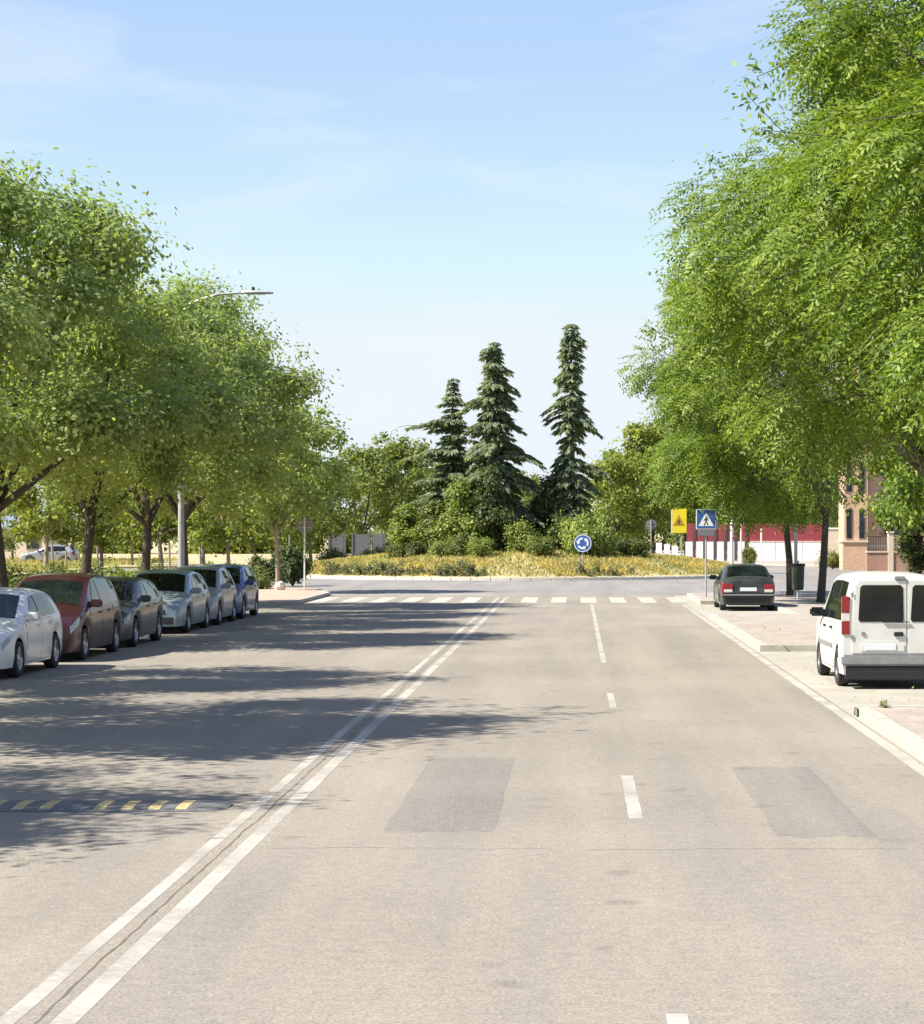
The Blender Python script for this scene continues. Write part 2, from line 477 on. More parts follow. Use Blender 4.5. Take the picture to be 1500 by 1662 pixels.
def strip(name, x0, x1, y0, y1, mat, z=0.0016, parent=None, seg=None, wob=0.0):
    n = seg or max(1, int((y1 - y0) / 2))
    b = MB(); vs = []
    for i in range(n + 1):
        y = y0 + (y1 - y0) * i / n
        vs += [(x0 + rnd.uniform(-wob, wob), y, z), (x1 + rnd.uniform(-wob, wob), y, z)]
    b.add(vs, [(2 * i, 2 * i + 1, 2 * i + 3, 2 * i + 2) for i in range(n)])
    return b.build(name, mat, parent or road)

# double centre line
strip('centre_line', -2.955, -2.85, 1, 80.5, M['line'], wob=0.006, seg=60)
strip('centre_line', -2.67, -2.535, 1, 80.5, M['line'], wob=0.006, seg=60)
# lane dashes
strip('lane_dash', 0.465, 0.565, 40.8, 73.2, M['line'], wob=0.006, seg=30)
strip('lane_dash', 0.465, 0.565, 30.3, 33.1, M['line'], wob=0.004, seg=8)
strip('lane_dash', 0.455, 0.575, 18.7, 22.0, M['line'], wob=0.004, seg=8)
strip('lane_dash', 0.46, 0.57, 7.5, 11.15, M['line'], wob=0.004, seg=8)
strip('edge_line', 3.53, 3.68, 1, 73, M['line'], wob=0.008, seg=70)
# zebra crossing
for i in range(13):
    x = -9.35 + i * 1.055
    if -3.9 < x < -2.2: continue
    strip('zebra_stripe', x, x + 0.55, 74.6, 80.6, M['zebra'], parent=road, seg=3)
strip('stop_line', -9.4, -3.2, 83.3, 83.8, M['zebra'], z=0.001, parent=ring, seg=1)
# crack between the centre lines
def crack(name, pts, w, mat, z, parent, jit=0.03):
    b = MB(); vs = []
    n = len(pts)
    for i, (x, y) in enumerate(pts):
        d = Vector((pts[min(i + 1, n - 1)][0] - pts[max(i - 1, 0)][0], pts[min(i + 1, n - 1)][1] - pts[max(i - 1, 0)][1])).normalized()
        p = Vector((-d.y, d.x)); ww = w * rnd.uniform(0.4, 1.3)
        vs += [(x + p.x * ww / 2, y + p.y * ww / 2, z), (x - p.x * ww / 2, y - p.y * ww / 2, z)]
    b.add(vs, [(2 * i, 2 * i + 1, 2 * i + 3, 2 * i + 2) for i in range(n - 1)])
    return b.build(name, mat, parent)
pts, x = [], -2.76
for i in range(420):
    x += rnd.uniform(-0.007, 0.007); x = -2.755 + (x + 2.755) * 0.95
    pts.append((x, 4 + i * 0.11))
crack('crack', pts, 0.017, M['crack'], 0.0012, road)
def crosscrack(y, x0, x1, w, mat, amp=0.03):
    pts, yy = [], y
    n = int((x1 - x0) / 0.08)
    for i in range(n + 1):
        yy += rnd.uniform(-amp, amp); yy = y + (yy - y) * 0.95
        pts.append((x0 + (x1 - x0) * i / n, yy))
    crack('crack', pts, w, mat, 0.0012, road)
crosscrack(16.95, -2.4, -0.2, 0.028, M['seam'])
crosscrack(16.9, 0.1, 2.6, 0.024, M['seam'])
for (x, y0, y1) in ((-1.16, 18.3, 20.9), (-1.05, 18.2, 19.8)):
    pts, xx = [], x
    for i in range(20):
        xx += rnd.uniform(-0.02, 0.02); pts.append((xx, y0 + (y1 - y0) * i / 19))
    crack('crack', pts, 0.016, M['seam'], 0.0016, road)
# repair patches
def patch_sheet(x0, x1, y0, y1, seed):
    r = random.Random(seed); p = []
    for i in range(9): p.append((x0 + (x1 - x0) * i / 9, y0 + r.uniform(-0.06, 0.06)))
    for i in range(9): p.append((x1 + r.uniform(-0.012, 0.012), y0 + (y1 - y0) * i / 9))
    for i in range(9): p.append((x1 - (x1 - x0) * i / 9, y1 + r.uniform(-0.06, 0.06)))
    for i in range(9): p.append((x0 + r.uniform(-0.02, 0.02), y1 - (y1 - y0) * i / 9))
    b = MB(); b.sheet(p, 0.0008); b.build('asphalt_patch', M['asphalt_patch'], road)
patch_sheet(-1.60, -0.68, 17.9, 23.7, 1)
patch_sheet(1.64, 2.45, 17.6, 22.8, 2)

# pavements: one raised slab with kerb stones as parts
def pavement(name, poly, z, mat, kerb_edges, kmat=M['kerb'], stone=1.0):
    b = MB(); b.prism(poly, -0.055, z)
    o = tag(b.build(name, mat), kind='structure')
    for (ax, ay, bx, by) in kerb_edges:
        d = Vector((bx - ax, by - ay)); L = d.length; d.normalize()
        nr = Vector((-d.y, d.x))            # stones lie to the left of the edge direction
        n = max(1, round(L / stone)); l = L / n
        for i in range(n):
            c = Vector((ax, ay)) + d * (l * i)
            k = MB()
            jit = rnd.uniform(-0.006, 0.006)
            g_ = 0.006
            q = [c + d * g_ - nr * 0.003, c + d * (l - g_) - nr * 0.003, c + d * (l - g_) + nr * 0.15, c + d * g_ + nr * 0.15]
            k.prism([(p.x, p.y) for p in q], -0.03, z + 0.006 + jit)
            k.build('kerb_stone', kmat, o)
    return o

X0, X1 = 3.80, 6.25
polyR = [(X0, -14), (X0, 29.3), (X1, 29.3), (X1, 44.6), (X0, 44.6), (X0, 61.6), (X1, 61.6), (X1, 73.0), (X0 + 0.4, 73.0), (X0 + 0.4, 82), (10, 86), (60, 87), (60, -14)]
pavement('pavement', polyR, 0.115, M['pave_pink'],
         [(X0, 29.3, X0, 4), (X1, 29.3, X0, 29.3), (X1, 44.6, X1, 29.3), (X0, 44.6, X1, 44.6), (X0, 61.6, X0, 44.6), (X1, 61.6, X0, 61.6), (X1, 73, X1, 61.6), (X0 + .4, 82, X0 + .4, 73)])
polyL = [(-11.7, -14), (-11.7, 70.4), (-9.5, 72.5), (-9.5, 83), (-10.5, 88), (-13, 91), (-15.2, 93), (-15.2, -14)]
pavement('pavement', polyL, 0.12, M['pave_red'],
         [(-11.7, 4, -11.7, 70.4), (-11.7, 70.4, -9.5, 72.5), (-9.5, 72.5, -9.5, 83), (-9.5, 83, -10.5, 88), (-10.5, 88, -13, 91)])
polyF = [(8.6, 161), (24.5, 143), (24.5, 112), (60, 105.3), (60, 260), (8.6, 260)]
pavement('pavement', polyF, 0.11, M['pave_pink'], [(24.5, 143, 8.6, 161), (24.5, 112, 24.5, 143), (60, 105.3, 24.5, 112)], stone=1.4)
polyG = [(-90, 91), (-15.5, 93.5), (-13, 91.5), (-15.3, -14), (-400, -14), (-400, 91)]
lawnp = [(-15.22, -14), (-15.22, 93.2), (-90, 92), (-400, 92), (-400, -14)]
b = MB(); b.prism(lawnp, -0.055, 0.10)
tag(b.build('lawn', M['soil']), kind='structure')
b = MB(); b.prism([(-14.6, 260), (-14.6, 158.6), (-30.6, 142.6), (-30.6, 106), (-90, 105.5), (-400, 105.5), (-400, 260)], -0.055, 0.10)
tag(b.build('lawn', M['soil']), kind='structure')

# roundabout island: a low dome with its kerb ring
b = MB()
prof = [(IR, -0.05), (IR, 0.12)] + [(IR * t, 0.12 + 1.35 * (1 - t * t)) for t in (0.985, 0.92, 0.82, 0.7, 0.55, 0.4, 0.2, 0.001)]
b.lathe(prof, 'z', 96)
island = tag(b.build('roundabout_island', M['soil'], smooth=40), kind='structure')
island.location = (ICX, ICY, 0)
def dome(x, y):
    r = min(1.0, math.hypot(x - ICX, y - ICY) / IR)
    return 0.12 + 1.35 * (1 - r * r)
ks = MB()
a_ = 2 * math.pi / 88
ks.prism([((IR + .16) * math.cos(t), (IR + .16) * math.sin(t)) for t in (0.02 * a_, .5 * a_, .98 * a_)] + [((IR - .06) * math.cos(t), (IR - .06) * math.sin(t)) for t in (.98 * a_, .5 * a_, 0.02 * a_)], -0.04, 0.15)
kme = ks.mesh('kerb_stone'); kme.materials.append(M['kerb_pale'])
for i in range(88):
    o = link('kerb_stone', kme, parent=island); o.rotation_euler.z = a_ * i

# ------------------------------------------------------------------ foliage helpers
def unit(v): return v / np.maximum(np.linalg.norm(v, axis=-1, keepdims=True), 1e-6)
def rdir(rng, n): return unit(rng.normal(size=(n, 3)))

def diamonds(c, a, b, l, w):
    l = np.asarray(l).reshape(-1, 1); w = np.asarray(w).reshape(-1, 1)
    return np.stack([c, c + a * l * 0.45 + b * w * 0.5, c + a * l, c + a * l * 0.45 - b * w * 0.5], axis=1)

def clump_points(rng, n, rx, ry, rz, cz, zmin, rmin=0.25, egg=0.0):
    out = []
    while len(out) < n:
        d = rdir(rng, 1)[0]; r = rng.uniform(rmin, 1) ** 0.45
        p = d * r
        s = 1.0 - egg * p[2]
        q = np.array([p[0] * rx * s, p[1] * ry * s, cz + p[2] * rz])
        if q[2] < zmin: continue
        out.append(q * np.array([1, 1, 1]) + rng.normal(size=3) * 0.15)
    return np.array(out)

def scatter_leaves(rng, cl, rad, n, l, w, droop=0.15, up=0.55, squash=0.75):
    wts = rad ** 2.2; wts = wts / wts.sum()
    k = rng.choice(len(cl), n, p=wts)
    d = rdir(rng, n); rr = rng.random(n) ** 0.5
    pos = cl[k] + d * (rad[k] * rr * (1 + 0.35 * rng.normal(size=n) * (rr > 0.8)))[:, None] * np.array([1, 1, squash])
    nn = unit(d * 1.0 + rdir(rng, n) * 0.55 + np.array([0, 0, up]))
    a = unit(np.cross(nn, rdir(rng, n)) + d * 0.35 + np.array([0, 0, -droop]))
    b = unit(np.cross(nn, a))
    return diamonds(pos, a, b, l * rng.uniform(0.6, 1.3, n), w * rng.uniform(0.6, 1.3, n))

def scatter_fronds(rng, cl, rad, n, L, pairs, ll, lw, cen, droop=0.45):
    wts = rad ** 2.2; wts = wts / wts.sum()
    k = rng.choice(len(cl), n, p=wts)
    d = rdir(rng, n); rr = rng.random(n) ** 0.45
    pos = cl[k] + d * (rad[k] * rr)[:, None] * np.array([1, 1, 0.8])
    outw = unit((pos - cen) * np.array([1, 1, 0.3]))
    a = unit(d * 0.5 + outw * 0.7 + rdir(rng, n) * 0.55 + np.array([0, 0, -droop]))
    nn = unit(np.array([0, 0, 0.7]) + d * 0.8 + rdir(rng, n) * 0.4)
    b = unit(np.cross(nn, a)); nn = np.cross(a, b)
    Ls = L * rng.uniform(0.6, 1.25, n)
    qs = []
    for j in range(pairs):
        t = (j + 0.6) / pairs
        base = pos + a * (Ls * t)[:, None] - np.array([0, 0, 1.0]) * (Ls * t * t * 0.25)[:, None]
        for s in (-1, 1):
            da = unit(a * 0.55 + b * s * 0.85 - np.array([0, 0, 0.25]) + rdir(rng, n) * 0.2)
            db = unit(np.cross(nn + rdir(rng, n) * 0.3, da))
            qs.append(diamonds(base, da, db, ll * (1.1 - 0.35 * t) * np.ones(n), lw * np.ones(n)))
    return np.concatenate(qs)

def branches(rng, mb, fork, cl, r0, nlimb=6, lean=0.0):
    """limbs from the fork to spread-out clumps; each other clump hangs on its nearest limb point"""
    idx = [int(rng.integers(len(cl)))]
    while len(idx) < nlimb:
        dd = np.min([np.linalg.norm(cl - cl[i], axis=1) for i in idx], axis=0)
        idx.append(int(np.argmax(dd)))
    limb_pts = []
    for i in idx:
        t = cl[i]; f = np.array(fork)
        mid1 = f + (t - f) * 0.35 + np.array([0, 0, 0.35]) + rng.normal(size=3) * 0.12
        mid2 = f + (t - f) * 0.7 + np.array([0, 0, 0.3]) + rng.normal(size=3) * 0.18
        pl = [f, mid1, mid2, t]
        mb.tube([tuple(p) for p in pl], [r0 * 0.62, r0 * 0.42, r0 * 0.26, r0 * 0.1], 6)
        limb_pts += [mid1, mid2, (mid1 + mid2) / 2]
    limb_pts = np.array(limb_pts)
    for i, t in enumerate(cl):
        if i in idx: continue
        j = int(np.argmin(np.linalg.norm(limb_pts - t, axis=1)))
        p = limb_pts[j]; m = (p + t) / 2 + rng.normal(size=3) * 0.1
        mb.tube([tuple(p), tuple(m), tuple(t)], [r0 * 0.2, r0 * 0.13, r0 * 0.06], 4)

TREE = {}
def tree_meshes(key, seed, trunk_h, r0, rx, rz, cz, zmin, ncl, crad, n, leaf, style='leaf', egg=0.15, nlimb=6, bend=0.15, extra=(), lean=0.0, xmax=99):
    rng = np.random.default_rng(seed)
    cl = clump_points(rng, ncl, rx, rx, rz, cz, zmin, egg=egg)
    if len(extra): cl = np.concatenate([cl, np.array(extra, dtype=float)])
    cl[:, 0] += lean * (0.45 + (cl[:, 2] - trunk_h) / 6.0)
    cl = cl[cl[:, 0] < xmax]
    rad = rng.uniform(crad * 0.65, crad * 1.25, len(cl))
    mb = MB()
    f = (rng.uniform(-bend, bend), rng.uniform(-bend, bend), trunk_h)
    mb.tube([(0, 0, -0.1), (0.0, 0, 0.12), (f[0] * .35 + .03, f[1] * .3, trunk_h * .45), f], [r0 * 1.5, r0 * 1.1, r0 * 0.92, r0 * 0.8], 10)
    branches(rng, mb, f, cl, r0, nlimb)
    if style == 'leaf':
        V = scatter_leaves(rng, cl, rad, n, leaf[0], leaf[1])
    else:
        V = scatter_fronds(rng, cl, rad, n, leaf[0], leaf[1], leaf[2], leaf[3], np.array([0, 0, cz]))
    # stray twigs with a few leaves, to break the outline
    st = rdir(rng, 26) * np.array([rx * 1.08, rx * 1.08, rz * 1.08]) + np.array([0, 0, cz])
    st = st[st[:, 2] > zmin + 0.4]
    st[:, 0] += lean * (0.45 + (st[:, 2] - trunk_h) / 6.0)
    st = st[st[:, 0] < xmax + 0.5]
    V2 = scatter_leaves(rng, st, np.full(len(st), crad * 0.42), len(st) * 40, *( (leaf[0], leaf[1]) if style == 'leaf' else (leaf[2] * 1.1, leaf[3] * 1.2)))
    for s_ in st:
        i = int(np.argmin(np.linalg.norm(cl - s_, axis=1)))
        mb.tube([tuple(cl[i]), tuple(s_)], [r0 * .07, r0 * .03], 4)
    TREE[key] = (mb.mesh('trunk', smooth=50), quad_mesh('crown', np.concatenate([V, V2])))

def place_tree(key, name, x, y, z, rz, sc, leafmat, barkmat, label, group=None, cat='tree', sz=None):
    t = empty(name, (x, y, z), rz, label, cat, group)
    s2 = sz or sc
    t.scale = (sc, sc, s2)
    tm, cm = TREE[key]
    a = link('trunk', tm, barkmat, t); b = link('crown', cm, leafmat, t)
    for o, m in ((a, barkmat), (b, leafmat)):
        if o.data.materials[0] != m:
            o.material_slots[0].link = 'OBJECT'; o.material_slots[0].material = m
    return t

for k in range(4):
    tree_meshes('street%d' % k, 20 + k, 2.5, 0.14, 3.5, 3.1, 6.2, 3.1, 62, 0.98, 58000, (0.125, 0.088), nlimb=6, egg=0.22, bend=0.25)
for k in range(3):
    tree_meshes('locust%d' % k, 40 + k, 3.0, 0.17, 4.6, 4.4, 7.6, 2.9, 64, 1.05, 10500, (0.50, 6, 0.135, 0.046), style='frond', nlimb=7, egg=0.25, bend=0.3)
for k in range(2):
    tree_meshes('lean%d' % k, 50 + k, 2.9, 0.13, 4.3, 4.6, 7.0, 2.75, 74, 1.0, 9500, (0.50, 5, 0.155, 0.055), style='frond', nlimb=7, egg=0.28, bend=0.3, lean=-0.9, xmax=0.3 + 0.9 * k)
for k in range(3):
    tree_meshes('far%d' % k, 60 + k, 2.2, 0.16, 3.4, 3.5, 5.6, 1.9, 40, 1.15, 8500, (0.30, 0.20), egg=0.25)
tree_meshes('young', 71, 2.0, 0.08, 2.3, 2.3, 4.9, 2.3, 34, 0.78, 9500, (0.20, 0.14), egg=0.2, nlimb=5)

# left row (off-frame ones throw the shadows on the road)
left_rows = [(-12.7, 17.5, 'street0', 0.4, 0.98, 'broad green street tree nearest the camera on the left, out past the frame'),
             (-12.3, 25.7, 'street1', 2.0, 1.2, 'tall green street tree on the left whose shadow reaches farthest across the road'),
             (-12.6, 34.4, 'street2', 4.1, 0.97, 'green street tree on the left standing before the white hatchback'),
             (-12.5, 47.1, 'street1', 5.2, 1.12, 'tall green street tree at the left frame edge behind the dark red car'),
             (-12.5, 54.6, 'street0', 3.0, 1.0, 'green street tree with a forked trunk behind the dark red car'),
             (-12.4, 61.6, 'street2', 0.3, 1.02, 'green street tree with a straight dark trunk behind the dark grey car'),
             (-12.6, 69.6, 'street3', 2.6, 1.08, 'green street tree standing right beside the street lamp pole')]
for (x, y, key, rz, sc, lab) in left_rows:
    place_tree(key, 'street_tree', x, y, 0.1, rz, sc, M['leaf_left'], M['bark'], lab, 'street trees along the left pavement')
place_tree('young', 'young_tree', -12.0, 86.5, 0.1, 0.7, 1.08, M['leaf_left'], M['bark_pale'], 'slim pale-trunked small tree on the left corner by the crossing')

# right row of drooping bright trees
right_rows = [(9.2, 29.5, 'locust0', 0.3, 1.15, 'bright green drooping tree overhanging the right frame edge, nearest the camera'),
              (8.9, 36.5, 'locust1', 2.1, 1.2, 'tall bright green drooping tree beside the white van'),
              (8.7, 43.5, 'locust2', 4.0, 1.24, 'tall bright green drooping tree just past the white van'),
              (8.5, 51.0, 'locust0', 5.3, 1.2, 'bright green drooping tree hanging over the parking bay between van and black car'),
              (8.1, 71.5, 'lean0', 0.1, 1.02, 'green drooping tree with a curved slim trunk beside the litter bin'),
              (7.85, 79.2, 'lean1', -0.2, 1.04, 'green drooping tree with a straight trunk behind the litter bin')]
for (x, y, key, rz, sc, lab) in right_rows:
    place_tree(key, 'drooping_tree', x, y, 0.1, rz, sc, M['leaf_right'], M['bark'], lab, 'drooping trees along the right pavement')

# trees beyond the roundabout
far_list = [  # pixel x, Y, key, scale, material, label
    (590, 176, 'far0', 0.98, 'leaf_far', 'round green tree beyond the roundabout, just right of the left street trees'),
    (640, 182, 'far1', 1.12, 'leaf_far', 'taller round green tree beyond the roundabout, left of the cedars'),
    (690, 190, 'far2', 0.92, 'leaf_far', 'green tree beyond the roundabout half hidden by the left cedar'),
    (545, 196, 'far2', 0.95, 'leaf_far', 'green tree far behind the grey wall panels'),
    (1000, 186, 'far1', 0.98, 'leaf_yellow', 'yellow-green tree beyond the roundabout, just right of the tallest cedar'),
    (1060, 192, 'far0', 1.28, 'leaf_yellow', 'tall yellow-green tree behind the yellow warning sign'),
    (1115, 200, 'far2', 1.45, 'leaf_yellow', 'tall yellow-green tree behind the blue crossing sign'),
    (1165, 206, 'far1', 1.25, 'leaf_far', 'green tree behind the left end of the red panels'),
    (1225, 200, 'far0', 1.05, 'leaf_far', 'green tree behind the red panels, left of the drooping trees'),
    (1290, 205, 'far2', 1.15, 'leaf_far', 'green tree behind the right end of the red panels'),
    (1345, 190, 'far1', 1.0, 'leaf_far', 'green tree between the red panels and the brick building'),
    (1035, 235, 'far2', 1.25, 'leaf_far', 'distant green tree filling the gap right of the cedars'),
    (745, 230, 'far0', 1.05, 'leaf_far', 'distant green tree behind the cedars on the left'),
    (850, 240, 'far1', 0.95, 'leaf_far', 'distant green tree behind the middle cedar'),
    (905, 245, 'far2', 0.8, 'leaf_far', 'distant green tree low between the two right cedars')]
for i, (px, Y, key, sc, mt, lab) in enumerate(far_list):
    place_tree(key, 'background_tree', (px - 936) / 3500 * Y, Y, 0.05, i * 1.7, sc, M[mt], M['bark'], lab, 'trees beyond the roundabout')
left_far = [(20, 150), (75, 128), (120, 160), (165, 130), (215, 150), (262, 126), (330, 145), (372, 122), (415, 150), (455, 135), (505, 150)]
places = ['at the far left edge', 'behind the forked street trunk on its left', 'between the first and second street trunks', 'right behind the forked street trunk', 'behind the straight street trunk on its left',
          'right behind the straight street trunk', 'behind the lamp pole on its right', 'behind the blue car', 'behind the dark round bush by the pavement', 'behind the slim pale trunk', 'behind the grey sign disc']
for i, ((px, Y), pl) in enumerate(zip(left_far, places)):
    place_tree('far%d' % (i % 3), 'field_tree', (px - 936) / 3500 * Y, Y, 0.05, i * 2.3, 0.62 + 0.1 * ((i * 7) % 4), M['leaf_yellow'] if i % 2 else M['leaf_far'], M['bark_pale'],
               'light green field tree ' + pl, 'trees in the dry field on the left')

# cedars on the island
def cedar(key, seed, h, Lf, step, nb, droop, dens, spray=(0.42, 0.13), z0=0.5, skip=0.2):
    rng = np.random.default_rng(seed)
    mb = MB()
    mb.tube([(0, 0, -0.2), (0.04, 0.02, h * .4), (-0.03, 0, h * .75), (0.05, 0, h - 0.25)], [0.26, 0.19, 0.09, 0.015], 8)
    C_, A_, B_, Ls, Ws = [], [], [], [], []
    z = z0
    while z < h - 0.03:
        n = max(3, int(nb * rng.uniform(0.7, 1.3)))
        ph = rng.uniform(0, 6.28)
        for k in range(n):
            az = ph + 2 * math.pi * k / n + rng.uniform(-0.35, 0.35)
            if rng.random() < skip: continue
            L = Lf(z / h, az, rng)
            if L < 0.12: L = 0.12
            dr = np.array([math.cos(az), math.sin(az), 0]); sd_ = np.array([-math.sin(az), math.cos(az), 0])
            pts = []
            for t in (0, .33, .66, 1):
                pts.append(np.array([0, 0, z]) + dr * L * t + np.array([0, 0, L * (0.30 * t - droop * t * t)]))
            mb.tube([tuple(p) for p in pts], [0.045 * (1 - z / h) + 0.012, 0.03, 0.018, 0.006], 4)
            ns = int(max(4, L * dens))
            t = rng.uniform(0.12, 1.02, ns)
            p = np.array([0, 0, z]) + dr * (L * t)[:, None] + np.array([0, 0, 1.0]) * (L * (0.30 * t - droop * t * t))[:, None]
            side = rng.choice([-1, 1], ns)[:, None]
            wd = (0.16 + 0.34 * np.minimum(1, L / 2.0)) * (1.0 - 0.65 * t)
            p = p + sd_ * side * (wd * rng.random(ns))[:, None]
            a = unit(dr * 0.75 + sd_ * side * 0.6 + np.array([0, 0, -0.45 - droop * 0.6]) + rdir(rng, ns) * 0.35)
            b = unit(np.cross(unit(rdir(rng, ns) * 0.8 + np.array([0, 0, 1])), a))
            C_.append(p); A_.append(a); B_.append(b)
            Ls.append(spray[0] * rng.uniform(0.6, 1.25, ns)); Ws.append(spray[1] * rng.uniform(0.7, 1.3, ns))
        z += step * rng.uniform(0.75, 1.3)
    V = diamonds(np.concatenate(C_), np.concatenate(A_), np.concatenate(B_), np.concatenate(Ls), np.concatenate(Ws))
    TREE[key] = (mb.mesh('trunk', smooth=50), quad_mesh('crown', V))

def bumps(t, lst): return max(L * math.exp(-((t - c) / w) ** 2) for c, w, L in lst)
def side(az, a, wd=0.9):
    """1 when the branch points towards azimuth a, falling off to the sides"""
    d = abs((az - a + math.pi) % (2 * math.pi) - math.pi)
    return math.exp(-(d / wd) ** 2)
def lf_left(t, az, r):
    l, g_ = side(az, math.pi), side(az, 0)
    L = max(1.15 * (1 - t) ** 0.75, bumps(t + 0.02 * math.cos(az * 2), [(0.84, 0.018, 1.0), (0.72, 0.028, 1.0 + 1.35 * l), (0.63, 0.02, 0.9 + 1.3 * g_), (0.55, 0.04, 1.3 + 1.3 * l), (0.42, 0.03, 1.8), (0.30, 0.05, 2.3), (0.15, 0.06, 2.5)]))
    return L * 1.15 * r.uniform(0.72, 1.1)
def lf_mid(t, az, r):
    l, g_ = side(az, math.pi), side(az, 0)
    L = max(1.6 * (1 - t) ** 0.7, bumps(t + 0.02 * math.cos(az * 2 + 1), [(0.94, 0.012, 0.3 + 0.5 * l), (0.86, 0.02, 0.9), (0.77, 0.025, 1.0 + 0.5 * g_), (0.70, 0.03, 1.1 + .8 * l), (0.60, 0.025, 1.5), (0.47, 0.04, 1.9 + .9 * g_), (0.34, 0.04, 2.4), (0.2, 0.06, 2.5)]))
    return L * 1.15 * r.uniform(0.72, 1.1)
def lf_right(t, az, r):
    l, g_ = side(az, math.pi), side(az, 0)
    L = max((0.5 - 1.4 * max(0, t - 0.84)) if t > 0.45 else 0.85, bumps(t + 0.012 * math.sin(az * 3), [(0.985, 0.010, 0.42), (0.92, 0.02, 0.40 + 0.5 * g_), (0.785, 0.028, 0.5 + 1.1 * l), (0.70, 0.025, 0.75), (0.62, 0.04, 1.0 + 0.6 * l), (0.56, 0.04, 0.9 + 0.6 * g_), (0.45, 0.022, 0.8 + 1.1 * g_), (0.37, 0.03, 0.8 + 1.5 * g_), (0.30, 0.05, 1.25), (0.15, 0.08, 1.4)]))
    return L * 1.18 * r.uniform(0.7, 1.1)
cedar('cedar_left', 3, 10.2, lf_left, 0.27, 10, 0.34, 90, spray=(0.38, 0.12))
cedar('cedar_mid', 4, 12.0, lf_mid, 0.25, 10, 0.48, 88, spray=(0.38, 0.12))
cedar('cedar_right', 5, 13.1, lf_right, 0.30, 8, 0.62, 110, spray=(0.38, 0.125), skip=0.28)
for (key, px, Y, lab) in (('cedar_left', 735, 122.5, 'shortest of the three dark cedars, layered branches, on the left of the roundabout island'),
                          ('cedar_mid', 803, 121.0, 'middle dark cedar with a bent tip and the widest skirt on the roundabout island'),
                          ('cedar_right', 927, 122.0, 'tallest narrow ragged dark cedar standing apart on the right of the island')):
    x = (px - 936) / 3500 * Y
    place_tree(key, 'cedar_tree', x, Y, dome(x, Y) - 0.15, 0.0, 1.0, M['needle'], M['bark'], lab, 'cedars on the roundabout')

# shrubs
def shrub_mesh(key, seed, rx, rz, n, leaf, ncl=16, crad=0.4, flat=0.0):
    rng = np.random.default_rng(seed)
    cl = clump_points(rng, ncl, rx * 0.75, rx * 0.75, rz * 0.62, rz * 0.55, 0.12, rmin=0.1)
    rad = rng.uniform(0.28, 0.5, len(cl)) * rx
    V = scatter_leaves(rng, cl, rad, n, leaf[0], leaf[1], up=0.6, squash=min(1.0, 0.8 * rz / rx))
    V[:, :, 2] = np.maximum(V[:, :, 2], 0.02)
    mb = MB()
    for c in cl[:9]:
        mb.tube([(0, 0, -0.05), tuple(c * np.array([.45, .45, .5])), tuple(c)], [0.05, 0.03, 0.012], 4)
    TREE[key] = (mb.mesh('stem'), quad_mesh('foliage', V))
shrub_mesh('ball', 81, 1.0, 1.5, 5200, (0.15, 0.10))
shrub_mesh('wide', 82, 1.6, 1.3, 6000, (0.16, 0.11), 24)
shrub_mesh('tall', 83, 1.0, 2.4, 6500, (0.16, 0.11), 22)
shrub_mesh('tuft', 84, 0.35, 0.5, 260, (0.16, 0.05), 6)
def shrub(key, x, y, z, sc, mat, label, group, name='shrub', sz=None, rz=None):
    t = empty(name, (x, y, z), rnd.uniform(0, 6.2) if rz is None else rz, label, 'shrub', group)
    t.scale = (sc, sc, sz or sc)
    a, b = TREE[key]
    for nm, me, mt in (('stem', a, M['bark']), ('foliage', b, mat)):
        o = link(nm, me, mt, t)
        if o.data.materials[0] != mt:
            o.material_slots[0].link = 'OBJECT'; o.material_slots[0].material = mt
    return t
isl = [ # px, Y, kind, scale, zscale, material, label
    (645, 116.5, 'ball', 0.55, 0.55, 'shrub', 'small round dark shrub at the left end of the island'),
    (678, 117.0, 'ball', 0.55, 0.55, 'shrub_dark', 'small dark round shrub, second from the left on the island'),
    (730, 116.0, 'wide', 0.68, 0.75, 'shrub', 'low spreading green shrub in front of the left cedar'),
    (780, 114.8, 'ball', 0.80, 0.72, 'shrub_light', 'bright light green shrub at the foot of the middle cedar'),
    (712, 120.0, 'tall', 1.35, 0.95, 'shrub', 'tall green shrub under the left cedar'),
    (752, 117.8, 'tall', 1.3, 1.35, 'shrub_light', 'tall light green shrub between the left and middle cedars'),
    (800, 118.0, 'tall', 1.2, 1.6, 'shrub_dark', 'tall dark shrub hiding the trunk of the middle cedar'),
    (850, 117.0, 'ball', 0.9, 1.15, 'shrub_light', 'clipped light green round bush right of the middle cedar'),
    (878, 115.0, 'ball', 0.92, 0.75, 'shrub', 'olive green round shrub before the gap between the cedars'),
    (893, 122.0, 'tall', 1.2, 1.45, 'shrub_dark', 'dark tall shrub in the gap between the cedars'),
    (925, 119.5, 'wide', 0.85, 1.3, 'shrub_dark', 'dark spreading shrub around the tallest cedar'),
    (952, 116.6, 'wide', 1.05, 1.7, 'shrub_light', 'flat topped light green spreading shrub right of the tallest cedar'),
    (1003, 120.5, 'wide', 0.85, 0.75, 'shrub_dark', 'dark low shrub behind the blue round sign on its right'),
    (1030, 117.5, 'ball', 0.85, 0.65, 'shrub', 'brownish green low shrub at the right end of the island'),
    (665, 122.5, 'tall', 1.3, 0.95, 'shrub_light', 'green shrub at the back left of the island'),
    (840, 124.0, 'wide', 1.0, 1.6, 'shrub_dark', 'dark shrub mass behind the middle cedar')]
for (px, Y, key, sc, sz, mt, lab) in isl:
    x = (px - 936) / 3500 * Y
    shrub(key, x, Y, dome(x, Y) - 0.05, sc, M[mt], lab, 'shrubs on the roundabout island', sz=sz)
